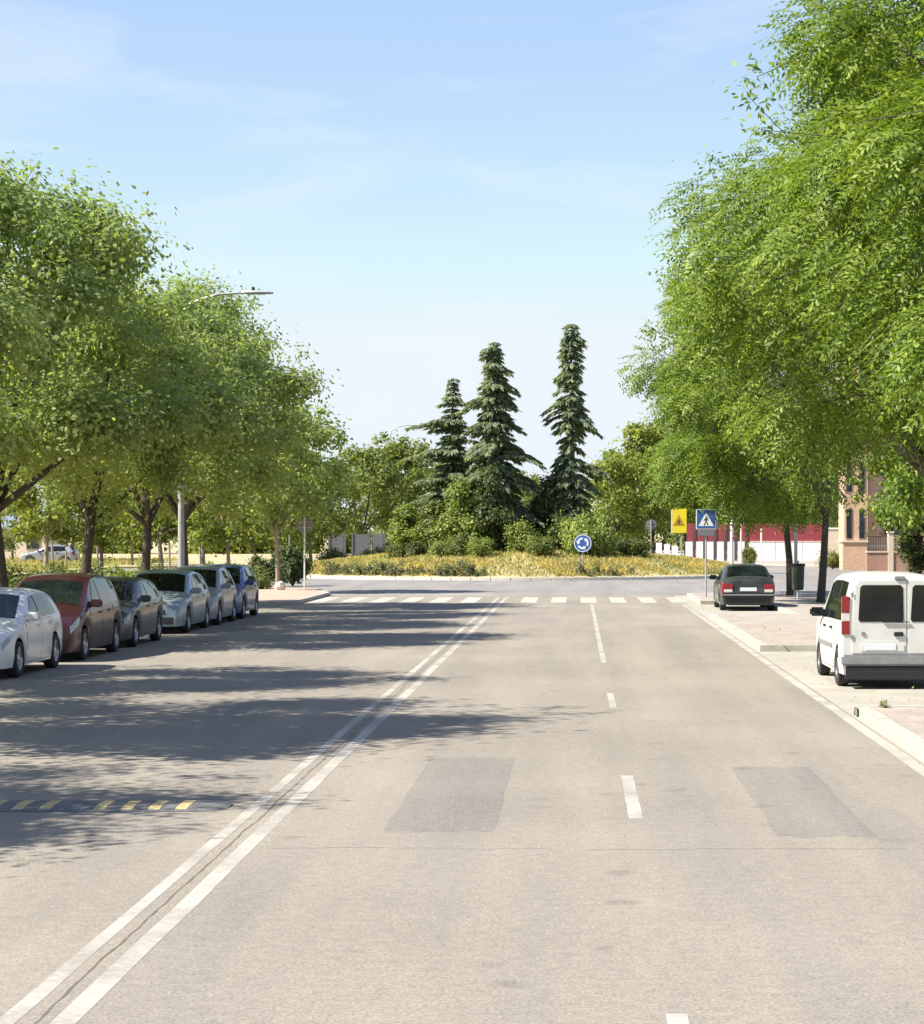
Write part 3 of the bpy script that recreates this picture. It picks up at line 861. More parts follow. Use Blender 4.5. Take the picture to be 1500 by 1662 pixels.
for i in range(30):   # tufts behind the kerb
    px = 520 + i * 10.5 if i < 26 else 950 + (i - 26) * 24
    ang = math.atan2(-1, ((px - 936) / 3500 * 109 - ICX) / IR)
    x = (px - 936) / 3500 * 110
    if abs(x - ICX) > 12.6: continue
    y = ICY - math.sqrt((IR - 0.7) ** 2 - (x - ICX) ** 2) + rnd.uniform(-.2, .2)
    shrub('tuft', x, y, dome(x, y) - 0.02, rnd.uniform(0.6, 1.25), M['shrub_grey'] if i % 3 else M['shrub'], 'low grey-green tuft planted just behind the roundabout kerb', 'tufts along the roundabout kerb', name='plant_tuft')
leftsh = [(545, 150, 'wide', 0.8, 0.75, 'shrub_dark', 'dark low shrub in front of the grey wall panels on their left'),
          (612, 152, 'wide', 0.8, 0.9, 'shrub', 'green shrub in front of the grey wall panels on their right'),
          (475, 97, 'ball', 0.85, 1.15, 'shrub_dark', 'dark upright bush beside the grey sign post on the left corner'),
          (378, 94, 'wide', 0.55, 0.62, 'shrub_dark', 'dark round bush behind the blue car'),
          (428, 95, 'ball', 0.72, 0.85, 'shrub_dark', 'dark bush behind the slim pale trunk'),
          (405, 88, 'wide', 0.6, 0.6, 'shrub', 'low green bush behind the rear of the blue car'),
          (45, 72, 'wide', 0.9, 0.8, 'shrub', 'green hedge-like shrub behind the white hatchback'),
          (85, 76, 'wide', 0.8, 0.8, 'shrub', 'olive shrub behind the roof of the dark red car'),
          (180, 75, 'wide', 0.9, 0.85, 'shrub_light', 'light green shrub between the forked and the straight trunks'),
          (262, 82, 'wide', 0.75, 0.8, 'shrub', 'green shrub left of the lamp pole'),
          (330, 90, 'ball', 0.6, 0.7, 'shrub', 'green shrub right of the lamp pole')]
for (px, Y, key, sc, sz, mt, lab) in leftsh:
    shrub(key, (px - 936) / 3500 * Y, Y, 0.08, sc, M[mt], lab, 'shrubs behind the left pavement', sz=sz)
shrub('ball', (1217 - 936) / 3500 * 150, 150, 0.05, 0.62, M['shrub'], 'green round shrub in front of the white wall, over the black car roof', None, sz=0.85)
shrub('tall', (1490 - 936) / 3500 * 126, 126, 0.05, 1.4, M['shrub_dark'], 'tall dark shrub before the brick building at the right frame edge', None, sz=1.0)
shrub('wide', (1352 - 936) / 3500 * 140, 140, 0.05, 0.6, M['shrub'], 'low olive shrub left of the salmon pillar', None, sz=0.8)
place_tree('far1', 'garden_tree', (1490 - 936) / 3500 * 126, 126, 0.05, 1.0, 1.0, M['leaf_right'], M['bark'], 'green garden tree in front of the brick building', None, sz=1.05)
place_tree('far2', 'garden_tree', (1530 - 936) / 3500 * 120, 120, 0.05, 3.0, 1.0, M['leaf_right'], M['bark'], 'green garden tree before the brick building at the right frame edge', None, sz=1.25)

# grass and flower cover (nobody could count it)
def cover(name, sampler, n, h, w, mat, seed):
    rng = np.random.default_rng(seed)
    p = sampler(rng, n)
    az = rng.uniform(0, 2 * np.pi, len(p))
    b = np.stack([np.cos(az), np.sin(az), np.zeros(len(p))], 1)
    a = unit(rdir(rng, len(p)) * 0.45 + np.array([0, 0, 1.0]))
    V = diamonds(p, a, b, h * rng.uniform(0.5, 1.3, len(p)), w * rng.uniform(0.7, 1.4, len(p)))
    o = link(name, quad_mesh(name, V), mat)
    return tag(o, kind='stuff')
def s_island(r0, r1, front=True):
    def f(rng, n):
        th = rng.uniform(np.pi * 1.0, np.pi * 2.0, n) if front else rng.uniform(0, 2 * np.pi, n)
        r = np.sqrt(rng.uniform(r0 ** 2, r1 ** 2, n))
        x = ICX + r * np.cos(th); y = ICY + r * np.sin(th)
        return np.stack([x, y, 0.10 + 1.35 * (1 - (r / IR) ** 2)], 1)
    return f
def s_box(x0, x1, y0, y1, z, patchy=0.0):
    def f(rng, n):
        p = np.stack([rng.uniform(x0, x1, n), rng.uniform(y0, y1, n), np.full(n, z)], 1)
        if patchy:
            k = np.sin(p[:, 0] * 0.9 + 1.3 * np.sin(p[:, 1] * .21)) + np.sin(p[:, 1] * 0.33 + p[:, 0] * .4)
            p = p[k > patchy]
        return p
    return f
def s_flow(rng, n):
    p = s_island(9.3, 13.5)(rng, n * 2)
    k = np.sin(p[:, 0] * 0.8 + 1.0) + 0.7 * np.sin(p[:, 0] * 2.1 + p[:, 1]) + 0.35 * np.abs(p[:, 0] - ICX) / 5
    return p[k > 0.15][:n]
tag(cover('grass_cover', s_island(0.5, 13.75, False), 30000, 0.20, 0.08, M['island_grass'], 1), 'dry yellow-green grass covering the roundabout island', 'grass')
tag(cover('flower_bed', s_flow, 15000, 0.22, 0.11, M['flowers'], 2), 'yellow-orange flowering ground cover on the front of the island', 'flowers')
tag(cover('grass_cover', s_box(-48, -15.3, 44, 92, 0.1), 42000, 0.26, 0.06, M['dry_grass'], 3), 'dry straw coloured grass in the field behind the left pavement', 'grass')
tag(cover('grass_cover', s_box(-46, -15.3, 52, 92, 0.1, 0.55), 26000, 0.34, 0.06, M['green_grass'], 4), 'patches of green grass in the field behind the left pavement', 'grass')
tag(cover('grass_cover', s_box(-60, -31, 106, 170, 0.1), 24000, 0.35, 0.09, M['dry_grass'], 5), 'dry straw grass in the field beyond the roundabout', 'grass')

def s_gutter(rng, n):
    h = n // 2
    a = np.stack([-11.68 + np.abs(rng.normal(size=h)) * 0.5, rng.uniform(20, 72, h), np.full(h, 0.012)], 1)
    b = np.stack([3.95 + np.abs(rng.normal(size=n - h)) * 0.9, rng.uniform(29.5, 72, n - h), np.full(n - h, 0.01)], 1)
    b[:, 2] = np.where(((b[:, 1] > 44.4) & (b[:, 1] < 61.8)) | (b[:, 0] > 6.2), 0.13, 0.01)
    return np.concatenate([a, b])
rng_ = np.random.default_rng(9)
p_ = s_gutter(rng_, 900)
a_l = unit(rdir(rng_, 900) * np.array([1, 1, 0.25])); b_l = unit(np.cross(np.array([0, 0, 1.0]), a_l))
tag(link('leaf_litter', quad_mesh('leaf_litter', diamonds(p_, a_l, b_l, rng_.uniform(0.04, 0.09, 900), rng_.uniform(0.025, 0.05, 900))), M['dry_grass']), 'small dry leaves scattered in the gutters and the parking bay', 'leaf litter', None, 'stuff')

rng_ = np.random.default_rng(12)
def woods(name, x0, x1, y, h, n, mat, label, seed):
    rng = np.random.default_rng(seed)
    k = int((x1 - x0) / 0.6)
    cx = np.stack([rng.uniform(x0, x1, k), y + rng.uniform(-4, 4, k), rng.uniform(0.05, 0.75, k) * h], 1)
    V = scatter_leaves(rng, cx, rng.uniform(1.3, 2.4, k), n, 0.45, 0.32)
    V[:, :, 2] = np.abs(V[:, :, 2])
    tag(link(name, quad_mesh(name, V), mat), label, 'trees', None, 'stuff')
woods('far_woods', -95, -24, 225, 4.6, 70000, M['leaf_yellow'], 'light green band of far bushes and trees beyond the dry field', 5)
woods('far_woods', -24, 62, 262, 6.0, 70000, M['leaf_far'], 'green band of far trees beyond the roundabout and the red panels', 6)

# ------------------------------------------------------------------ buildings and walls behind
WY = 170
wall = empty('panel_wall', (0, WY, 0), 0, 'white boundary wall with dark red panels above it beyond the roundabout', 'wall')
xs = [13.6, 15.7, 17.8, 19.9]
for i in range(3):
    b = MB(); b.box(xs[i] + 0.02, xs[i + 1] - 0.02, 0, 0.25, 0.1, 1.62); b.build('wall_panel', M['wall_white'], wall)
for i in range(6):
    b = MB(); b.box(11.6 + i * 1.4 - 2.9, 11.6 + (i + 1) * 1.4 - 2.93, 0.06, 0.18, 1.66, 3.05); b.build('red_panel', M['wall_red'], wall)
for i in range(2):
    b = MB(); b.box(17.13 + i * 1.4, 17.13 + (i + 1) * 1.4 - 0.03, 0.06, 0.18, 1.66, 3.05); b.build('red_panel', M['wall_red'], wall)
for i in range(6):
    b = MB(); b.box(8.6 + i * 0.82, 8.6 + i * 0.82 + 0.55, 0.02, 0.2, 0.1, 1.62); b.build('wall_panel', M['wall_white'], wall)
for i in range(6):
    b = MB(); b.box(8.6 + i * 0.82 + 0.57, 8.6 + i * 0.82 + 0.78, 0.0, 0.24, 0.1, 3.0); b.build('post', M['wall_dark'], wall)
b = MB(); b.box(13.58, 20.0, -0.03, 0.28, 1.622, 1.655); b.build('coping', M['wall_white'], wall)
lw = empty('low_wall', (0, 168, 0), 0, 'short row of white wall slabs behind the small grey sign disc', 'wall')
for i in range(3):
    b = MB(); b.box(6.2 + i * 0.62, 6.2 + i * 0.62 + 0.45, 0, 0.2, 0.0, 1.55 - 0.12 * i); b.build('wall_panel', M['wall_white'], lw)
cw = empty('cream_wall', (0, 166, 0), 0, 'cream wall right of the red panels', 'wall')
b = MB(); b.box(19.2, 22.6, 0, 0.3, 0, 2.6); b.build('wall_panel', M['cream'], cw)
b = MB(); b.box(19.15, 22.65, -0.05, 0.35, 2.603, 2.72); b.build('coping', M['wall_white'], cw)

gw = empty('grey_wall', (0, 172, 0), 0, 'grey concrete wall panels under the trees left of the roundabout', 'wall')
for i, (p0, p1) in enumerate(((536, 558), (574, 598), (604, 622))):
    k = 172 / 3500
    b = MB(); b.box((p0 - 936) * k, (p1 - 936) * k, 0, 0.25, 0, 2.2); b.build('wall_panel', M['wall_grey'], gw)
for p in (534, 560, 572, 600, 624):
    b = MB(); b.box((p - 936) * k - .06, (p - 936) * k + .06, -0.06, 0.3, 0, 2.3); b.build('post', M['wall_grey'], gw)

# pale house far left
hs = empty('pale_house', (-46, 170, 0), 0, 'low pale house with a grey-blue roof far behind the left street trees', 'building')
b = MB(); b.box(-2.6, 4.4, 0, 6, 0, 2.7); b.build('wall', M['cream'], hs)
b = MB(); b.add([(-2.9, -.3, 2.65), (4.7, -.3, 2.65), (4.7, 6.3, 2.65), (-2.9, 6.3, 2.65), (-2.9, 3, 4.1), (4.7, 3, 4.1)], [(0, 1, 5, 4), (2, 3, 4, 5), (0, 4, 3), (1, 2, 5), (3, 2, 1, 0)])
b.build('roof', M['roof_grey'], hs)
for x in (-1.8, 0.3, 2.6):
    b = MB(); b.box(x, x + 1.1, -0.05, 0.02, 1.0, 2.1)
    w = b.build('window', M['frame'], hs)
    b = MB(); b.box(x + .08, x + 1.02, -0.07, -0.051, 1.08, 2.02); b.build('pane', M['window'], w)

# salmon brick apartment building on the right
ap = empty('apartment_building', (17.0, 137, 0), 0, 'salmon brick apartment building with narrow windows behind the right hand trees', 'building')
b = MB(); b.box(1.35, 30, 0.7, 14, 0, 13.5); b.build('wall', M['salmon'], ap)
b = MB(); b.box(0, 1.5, 0, 1.6, 1.85, 13.8); b.build('corner_tower', M['salmon'], ap)
b = MB(); b.box(-0.1, 1.45, -0.12, 1.7, 0, 1.75); b.build('plinth', M['salmon'], ap)
b = MB(); b.box(-0.18, 1.55, -0.2, 1.78, 1.752, 1.86); b.build('sill_course', M['cream'], ap)
for fl in range(4):
    z = 1.95 + fl * 3.0
    for x in (0.10, 0.92):
        b = MB(); b.box(x, x + 0.42, -0.03, 0.05, z, z + 1.95); w = b.build('window', M['frame'], ap)
        b = MB(); b.box(x + .05, x + .37, -0.045, -0.031, z + .05, z + 1.9); b.build('pane', M['window'], w)
    for x in (2.6, 5.6, 8.6, 11.6, 14.6):
        b = MB(); b.box(x, x + 1.3, 0.62, 0.72, z + .2, z + 1.7); w = b.build('window', M['frame'], ap)
        b = MB(); b.box(x + .08, x + .62, 0.60, 0.618, z + .28, z + 1.62); b.build('pane', M['window'], w)
        b = MB(); b.box(x + .68, x + 1.22, 0.60, 0.618, z + .28, z + 1.62); b.build('pane', M['window'], w)
        b = MB(); b.box(x - .12, x + 1.42, 0.52, 0.7, z + .08, z + .197); b.build('sill', M['cream'], w)
    b = MB(); b.box(1.503, 30.05, 0.66, 0.74, z - .55, z - .35); b.build('string_course', M['cream'], ap)
b = MB(); b.box(-0.2, 1.7, -0.2, 1.8, 13.802, 14.0); b.build('cornice', M['cream'], ap)
b = MB(); b.box(1.72, 30.3, 0.4, 14.3, 13.502, 13.75); b.build('roof', M['cream'], ap)

bw = empty('garden_wall', (0, 131.5, 0), 0, 'low red brick garden wall with cream posts in front of the apartment building', 'wall')
b = MB(); b.box(17.7, 30, 0, 0.3, 0, 1.15); b.build('wall', M['redbrick'], bw)
b = MB(); b.box(17.66, 30, -0.05, 0.35, 1.153, 1.24); b.build('coping', M['cream'], bw)
for x in (19.0, 22.6, 26.2):
    b = MB(); b.box(x, x + 0.32, -0.06, 0.36, 0, 2.35); b.box(x - .05, x + .37, -0.11, 0.41, 2.353, 2.45); b.build('post', M['cream'], bw)
b = MB()
for i in range(80): b.box(17.8 + i * 0.15, 17.83 + i * 0.15, 0.13, 0.16, 1.24, 2.1)
b.box(17.7, 30, 0.12, 0.17, 2.1, 2.15)
tag(b.build('railing', M['rail'], bw), kind='stuff')

# ------------------------------------------------------------------ signs, lamps, bin, bump
def pole(mb, x, y, z0, z1, r0=0.035, r1=None, n=10): mb.tube([(x, y, z0), (x, y, z1)], [r0, r1 or r0], n)

def figure(mb, cx, cz, s, y):
    """walking pedestrian symbol as flat thin prisms facing -y"""
    m = lambda a, b_, c: (cx + a * s, y - c, cz + b_ * s)
    mb.prism([(0.09 * math.cos(R(t)) + 0.02, 0.44 + 0.09 * math.sin(R(t))) for t in range(0, 360, 30)], 0, 0.003, m)
    mb.prism([(-0.10, 0.32), (0.10, 0.32), (0.08, -0.02), (-0.08, -0.02)], 0, 0.003, m)
    mb.prism([(-0.07, -0.02), (0.03, -0.02), (-0.16, -0.46), (-0.27, -0.44)], 0, 0.003, m)
    mb.prism([(-0.01, -0.02), (0.08, -0.02), (0.27, -0.42), (0.17, -0.46)], 0, 0.003, m)
    mb.prism([(-0.10, 0.32), (-0.05, 0.22), (-0.24, 0.02), (-0.29, 0.07)], 0, 0.003, m)
    mb.prism([(0.10, 0.32), (0.06, 0.22), (0.24, 0.06), (0.28, 0.12)], 0, 0.003, m)

# blue pedestrian crossing sign
sx, sy = 4.62, 77.0
s = empty('crossing_sign', (sx, sy, 0.11), 0, 'blue square pedestrian crossing sign with white triangle on a post at the right kerb', 'sign')
b = MB(); pole(b, 0, 0, -0.1, 3.2); b.build('post', M['galv'], s, smooth=40)
b = MB(); b.box(-0.36, 0.36, -0.075, -0.045, 2.43, 3.15); f = b.build('plate', M['sign_white'], s, bevel=0.008)
b = MB(); b.box(-0.33, 0.33, -0.079, -0.0755, 2.46, 3.12); b.build('blue_field', M['sign_blue'], f)
b = MB(); b.prism([(-0.27, -0.22), (0.27, -0.22), (0, 0.27)], 0, 0.003, lambda a, c, d: (a, -0.0795 - d, 2.77 + c)); b.build('triangle', M['sign_white'], f)
b = MB(); figure(b, 0, 2.72, 0.33, -0.083); b.build('pedestrian_symbol', M['sign_black'], f)
b = MB(); b.box(-0.30, 0.30, -0.07, -0.045, 2.20, 2.40); f2 = b.build('lower_plate', M['sign_back'], s, bevel=0.005)
b = MB(); b.box(0.44, 0.47, -0.2, 0.42, 2.45, 3.1); b.box(0.03, 0.44, 0.0, 0.04, 2.95, 2.99); b.build('side_plate', M['sign_blue'], s)
# yellow warning sign
s = empty('warning_sign', ((1102 - 936) / 3500 * 128, 128, 0.0), 0, 'tall yellow rectangular warning sign with an amber triangle right of the island', 'sign')
b = MB(); pole(b, 0.16, 0, 0, 3.7, 0.05); b.build('post', M['galv'], s, smooth=40)
b = MB(); b.box(-0.46, 0.46, -0.1, -0.06, 2.35, 3.78); f = b.build('plate', M['sign_yellow'], s, bevel=0.01)
b = MB(); b.prism([(-0.36, -0.30), (0.36, -0.30), (0, 0.36)], 0, 0.003, lambda a, c, d: (a, -0.1015 - d, 3.08 + c)); b.build('triangle', M['sign_amber'], f)
b = MB(); figure(b, 0, 2.98, 0.36, -0.105); b.build('pedestrian_symbol', M['sign_black'], f)
b = MB(); b.box(-0.46, -0.40, -0.104, -0.1012, 2.37, 3.76); b.build('white_edge', M['sign_white'], f)
# blue roundabout disc
x = (946 - 936) / 3500 * 109.6
s = empty('roundabout_sign', (x, 109.6, dome(x, 109.6) - 0.02), 0, 'blue round sign with white circling arrows on the island kerb', 'sign')
b = MB(); pole(b, 0, 0, -0.1, 1.95); b.build('post', M['galv'], s, smooth=40)
b = MB(); b.lathe([(0.001, -0.075), (0.45, -0.075), (0.455, -0.06), (0.45, -0.045), (0.001, -0.045)], 'y', 36, (0, 0, 1.55)); f = b.build('disc', M['sign_blue'], s)
b = MB(); b.lathe([(0.405, -0.0755), (0.405, -0.078), (0.44, -0.078), (0.44, -0.0755)], 'y', 36, (0, 0, 1.55)); b.build('rim', M['sign_white'], f)
b = MB()
for k in range(3):
    a0 = 90 + 120 * k
    m = lambda a, c, d: (a, -0.076 - d, 1.55 + c)
    arc = [(0.30 * math.cos(R(a0 + t)), 0.30 * math.sin(R(a0 + t))) for t in range(0, 71, 10)] + [(0.20 * math.cos(R(a0 + t)), 0.20 * math.sin(R(a0 + t))) for t in range(70, -1, -10)]
    b.prism(arc, 0, 0.003, m)
    b.prism([(0.36 * math.cos(R(a0 + 70)), 0.36 * math.sin(R(a0 + 70))), (0.25 * math.cos(R(a0 + 106)), 0.25 * math.sin(R(a0 + 106))), (0.14 * math.cos(R(a0 + 70)), 0.14 * math.sin(R(a0 + 70)))], 0, 0.003, m)
b.build('arrow_symbol', M['sign_white'], f)
# grey backs of round signs
def back_sign(x, y, z0, h, r, label, postmat):
    s = empty('sign_disc', (x, y, z0), 0, label, 'sign')
    b = MB(); pole(b, 0, 0, -0.1, h + r * 0.9); b.build('post', postmat, s, smooth=40)
    b = MB(); b.lathe([(0.001, 0.07), (r, 0.07), (r, 0.045), (0.001, 0.045)], 'y', 8 if r > .33 else 28, (0, 0, h)); f = b.build('disc', M['sign_back'], s)
    b = MB(); b.box(-r * .8, r * .8, 0.037, 0.0445, h + .1, h + .14); b.box(-r * .8, r * .8, 0.037, 0.0445, h - .14, h - .1); b.build('bracket', M['galv'], f)
back_sign(-11.1, 88, 0.11, 2.62, 0.36, 'grey back of a round sign on a pale post at the left corner', M['white_metal'])
back_sign((1057 - 936) / 3500 * 130, 130, 0.0, 2.85, 0.34, 'small blue-grey back of a round sign left of the yellow sign', M['galv'])
# yield sign
s = empty('yield_sign', ((1203 - 936) / 3500 * 148, 148, 0.1), 0, 'white inverted triangle give way sign before the red panels', 'sign')
b = MB(); pole(b, 0, 0, -0.1, 3.6, 0.05); b.build('post', M['white_metal'], s, smooth=40)
b = MB(); b.prism([(-0.48, 0.40), (0.48, 0.40), (0, -0.45)], -0.09, -0.06, lambda a, c, d: (a, d, 3.35 + c)); f = b.build('plate', M['sign_red'], s)
b = MB(); b.prism([(-0.40, 0.355), (0.40, 0.355), (0, -0.36)], 0, 0.003, lambda a, c, d: (a, -0.0912 - d, 3.35 + c)); b.build('white_field', M['sign_white'], f)
s = empty('marker_post', ((1236 - 936) / 3500 * 146, 146, 0.1), 0, 'bare thin white post right of the give way sign', 'post')
b = MB(); pole(b, 0, 0, -0.1, 2.5, 0.06); b.build('post', M['white_metal'], s, smooth=40)
b = MB(); b.lathe([(0.001, 2.56), (0.05, 2.55), (0.07, 2.5), (0.07, 2.44)], 'z', 10); b.build('cap', M['galv'], s)

def street_lamp(x, y, z, h, reach, rz, label, mat):
    t = empty('street_lamp', (x, y, z), rz, label, 'street lamp')
    b = MB(); b.lathe([(0.001, 0), (0.2, 0), (0.2, 0.03), (0.14, 0.05), (0.13, 0.5), (0.105, 0.55)], 'z', 14); b.tube([(0, 0, 0.5), (0, 0, h * .6), (0, 0, h - 0.9)], [0.105, 0.085, 0.06], 12)
    b.build('pole', mat, t, smooth=40)
    pts = [(0, 0, h - 0.9), (0.05, 0, h - 0.55), (0.3, 0, h - 0.28), (0.8, 0, h - 0.1), (reach * .6, 0, h), (reach, 0, h + 0.05)]
    b = MB(); b.tube(pts, [0.06, 0.055, 0.05, 0.045, 0.04, 0.035], 8); b.build('arm', mat, t, smooth=40)
    b = MB()
    vs = []
    prof = [(-0.02, 0.05, 0.05), (0.1, 0.12, 0.07), (0.45, 0.16, 0.06), (0.8, 0.12, 0.035), (0.95, 0.04, 0.02)]
    for (u, w, hh) in prof:
        vs += [(reach + u, -w, h + .05), (reach + u, -w * .6, h + .05 + hh), (reach + u, w * .6, h + .05 + hh), (reach + u, w, h + .05), (reach + u, w * .5, h + .01), (reach + u, -w * .5, h + .01)]
    fs = []
    for i in range(len(prof) - 1):
        for k in range(6):
            fs.append((i * 6 + k, i * 6 + (k + 1) % 6, (i + 1) * 6 + (k + 1) % 6, (i + 1) * 6 + k))
    fs += [tuple(range(6)), tuple(24 + k for k in range(6))]
    b.add(vs, fs)
    hd = b.build('lamp_head', M['galv'], t, smooth=50)
    b = MB(); b.lathe([(0.001, .25), (.05, .24), (.06, .12), (.05, .10)], 'z', 8, (reach + .33, 0, h - .02)); b.build('sensor_cap', M['black'], hd)
    b = MB(); b.box(reach + .2, reach + .7, -.09, .09, h - 0.008, h + 0.009); b.build('lens', M['lamp_white'], hd)
    return t
street_lamp(-12.25, 66.8, 0.1, 9.72, 1.9, 0, 'tall grey street lamp with curved arm rising out of the left trees', M['galv'])
street_lamp((634 - 936) / 3500 * 196, 196, 0.05, 12.0, 2.5, 0, 'distant street lamp curving right, left of the cedars', M['galv'])
street_lamp((1098 - 936) / 3500 * 203, 203, 0.05, 12.3, 2.5, math.pi, 'distant street lamp curving left, right of the cedars', M['galv'])
street_lamp((1188 - 936) / 3500 * 120, 120, 0.0, 5.2, 0.6, 0.4, 'short pale street lamp behind the black car', M['white_metal'])

# pole by the drooping trees and litter bin
s = empty('utility_pole', (7.95, 78.2, 0.1), 0, 'pale straight pole standing against the drooping tree trunk by the bin', 'pole')
b = MB(); b.tube([(0, 0, -0.1), (0, 0, 3.9)], [0.07, 0.055], 10); b.build('pole', M['galv'], s, smooth=40)
b = MB(); b.lathe([(0.001, 0.02), (0.13, 0.02), (0.13, -0.05), (0.08, -0.08)][::-1], 'z', 12); b.build('base_ring', M['galv'], s)
s = empty('litter_bin', (7.62, 74.2, 0.11), 0, 'dark green-grey litter bin hung on a post by the drooping tree', 'bin')
b = MB(); pole(b, 0.02, 0.24, -0.1, 1.35, 0.04); b.build('post', M['galv'], s, smooth=40)
b = MB()
b.lathe([(0.001, 0.34), (0.17, 0.34), (0.20, 0.40), (0.225, 1.18), (0.235, 1.2), (0.235, 1.25), (0.20, 1.25), (0.19, 0.6), (0.001, 0.58)], 'z', 20)
bn = b.build('body', M['bin'], s, smooth=40)
b = MB(); b.box(-0.03, 0.07, 0.18, 0.26, 0.95, 1.05); b.build('bracket', M['galv'], s)
b = MB(); b.lathe([(0.235, 1.252), (0.25, 1.252), (0.25, 1.16), (0.237, 1.16)], 'z', 20); b.build('rim_band', M['black'], s)

# rubber speed bump
s = empty('speed_bump', (-3.13, 19.55, 0.0), 0, 'low black and yellow rubber speed bump across the left lane', 'speed bump')
def bump_prof(h): return [(-0.40, 0.004), (-0.33, h * .45), (-0.19, h * .9), (0, h), (0.19, h * .9), (0.33, h * .45), (0.40, 0.004)]
w_ = 0.125
for i in range(27):
    x1 = -0.33 - i * (2 * w_ - 0.005) / 2 * 2 * 0.5 * 2 * 0.5
    x1 = -0.34 - i * 0.122
    x0 = x1 - 0.118
    b = MB(); pr = bump_prof(0.032)
    b.prism(pr, x0, x1, lambda a, c, d: (d, a, c))
    bb = b.build('bump_block', M['rubber'], s)
    if i % 2 == 0 and i != 8:
        b = MB()
        b.prism([(-0.33, 0.0165), (-0.19, 0.0305), (0.0, 0.0342), (0.17, 0.0312), (0.17, 0.02), (-0.33, 0.01)], x0 + 0.006, x1 - 0.006, lambda a, c, d: (d, a, c))
        b.build('yellow_pad', M['rubber_yellow'], bb)
b = MB()
n = 7
rings = []
for (u, sc) in ((-0.338, 1.0), (-0.2, 0.97), (-0.07, 0.78), (0.0, 0.3)):
    rings.append([(u, a * sc, max(0.003, c * sc)) for a, c in bump_prof(0.032)])
vs = [p for r_ in rings for p in r_]
b.add(vs, [(i * n + k, i * n + k + 1, (i + 1) * n + k + 1, (i + 1) * n + k) for i in range(3) for k in range(n - 1)])
b.build('end_cap', M['rubber'], s, smooth=60)

# drain grate and stone
s = empty('drain_inlet', (3.76, 29.0, 0), 0, 'dark drain inlet in the kerb corner at the end of the parking bay', 'drain')
b = MB(); b.box(0.0, 0.26, -0.02, 0.26, 0.003, 0.10, 0.01); b.build('inlet_box', M['black'], s)
b = MB()
for i in range(5): b.box(-0.02 + i * 0.055, 0.01 + i * 0.055, -0.04, -0.021, 0.01, 0.11)
b.build('grate', M['galv'], s)
b = MB()
b.lathe([(0.001, 0.0), (0.32, 0.02), (0.36, 0.2), (0.28, 0.42), (0.12, 0.52), (0.001, 0.53)], 'z', 9)
st = b.build('boulder', M['stone'])
for v in st.data.vertices: v.co += Vector((rnd.uniform(-.05, .05), rnd.uniform(-.05, .05), rnd.uniform(-.03, .03)))
st.location = (-11.9, 86.5, 0.1); st.scale = (.65, .65, .7)
tag(st, 'pale boulder at the foot of the slim pale trunk', 'boulder')
# weed tuft by the kerb corner
shrub('tuft', 4.15, 29.0, 0.11, 0.2, M['shrub'], 'small weed growing on the kerb corner by the drain', None, name='weed')
# wooden fence stakes in the field
for i, (px, Y, h) in enumerate(((85, 84, 1.9), (275, 90, 1.9), (325, 95, 1.7), (470, 102, 2.2), (107, 90, 1.6), (158, 86, 1.8))):
    t = empty('fence_stake', ((px - 936) / 3500 * Y, Y, 0.08), rnd.uniform(0, 1), 'thin pale stake in the dry field ' + ('near the forked trunk, left of it', 'left of the lamp pole', 'right of the lamp pole', 'beside the slim pale trunk', 'close against the forked trunk on its left', 'just right of the forked trunk')[i], 'stake', 'pale stakes in the dry field')
    b = MB(); b.tube([(0, 0, -.1), (0.02, 0, h * .5), (0.0, 0.01, h)], [0.05, 0.045, 0.04], 7); b.build('stake', M['bark_pale'], t)

# ------------------------------------------------------------------ cars
def interp(pts, s):
    if s <= pts[0][0]: return pts[0][1]
    for (a, va), (b_, vb) in zip(pts, pts[1:]):
        if s <= b_: return va + (vb - va) * (s - a) / (b_ - a)
    return pts[-1][1]

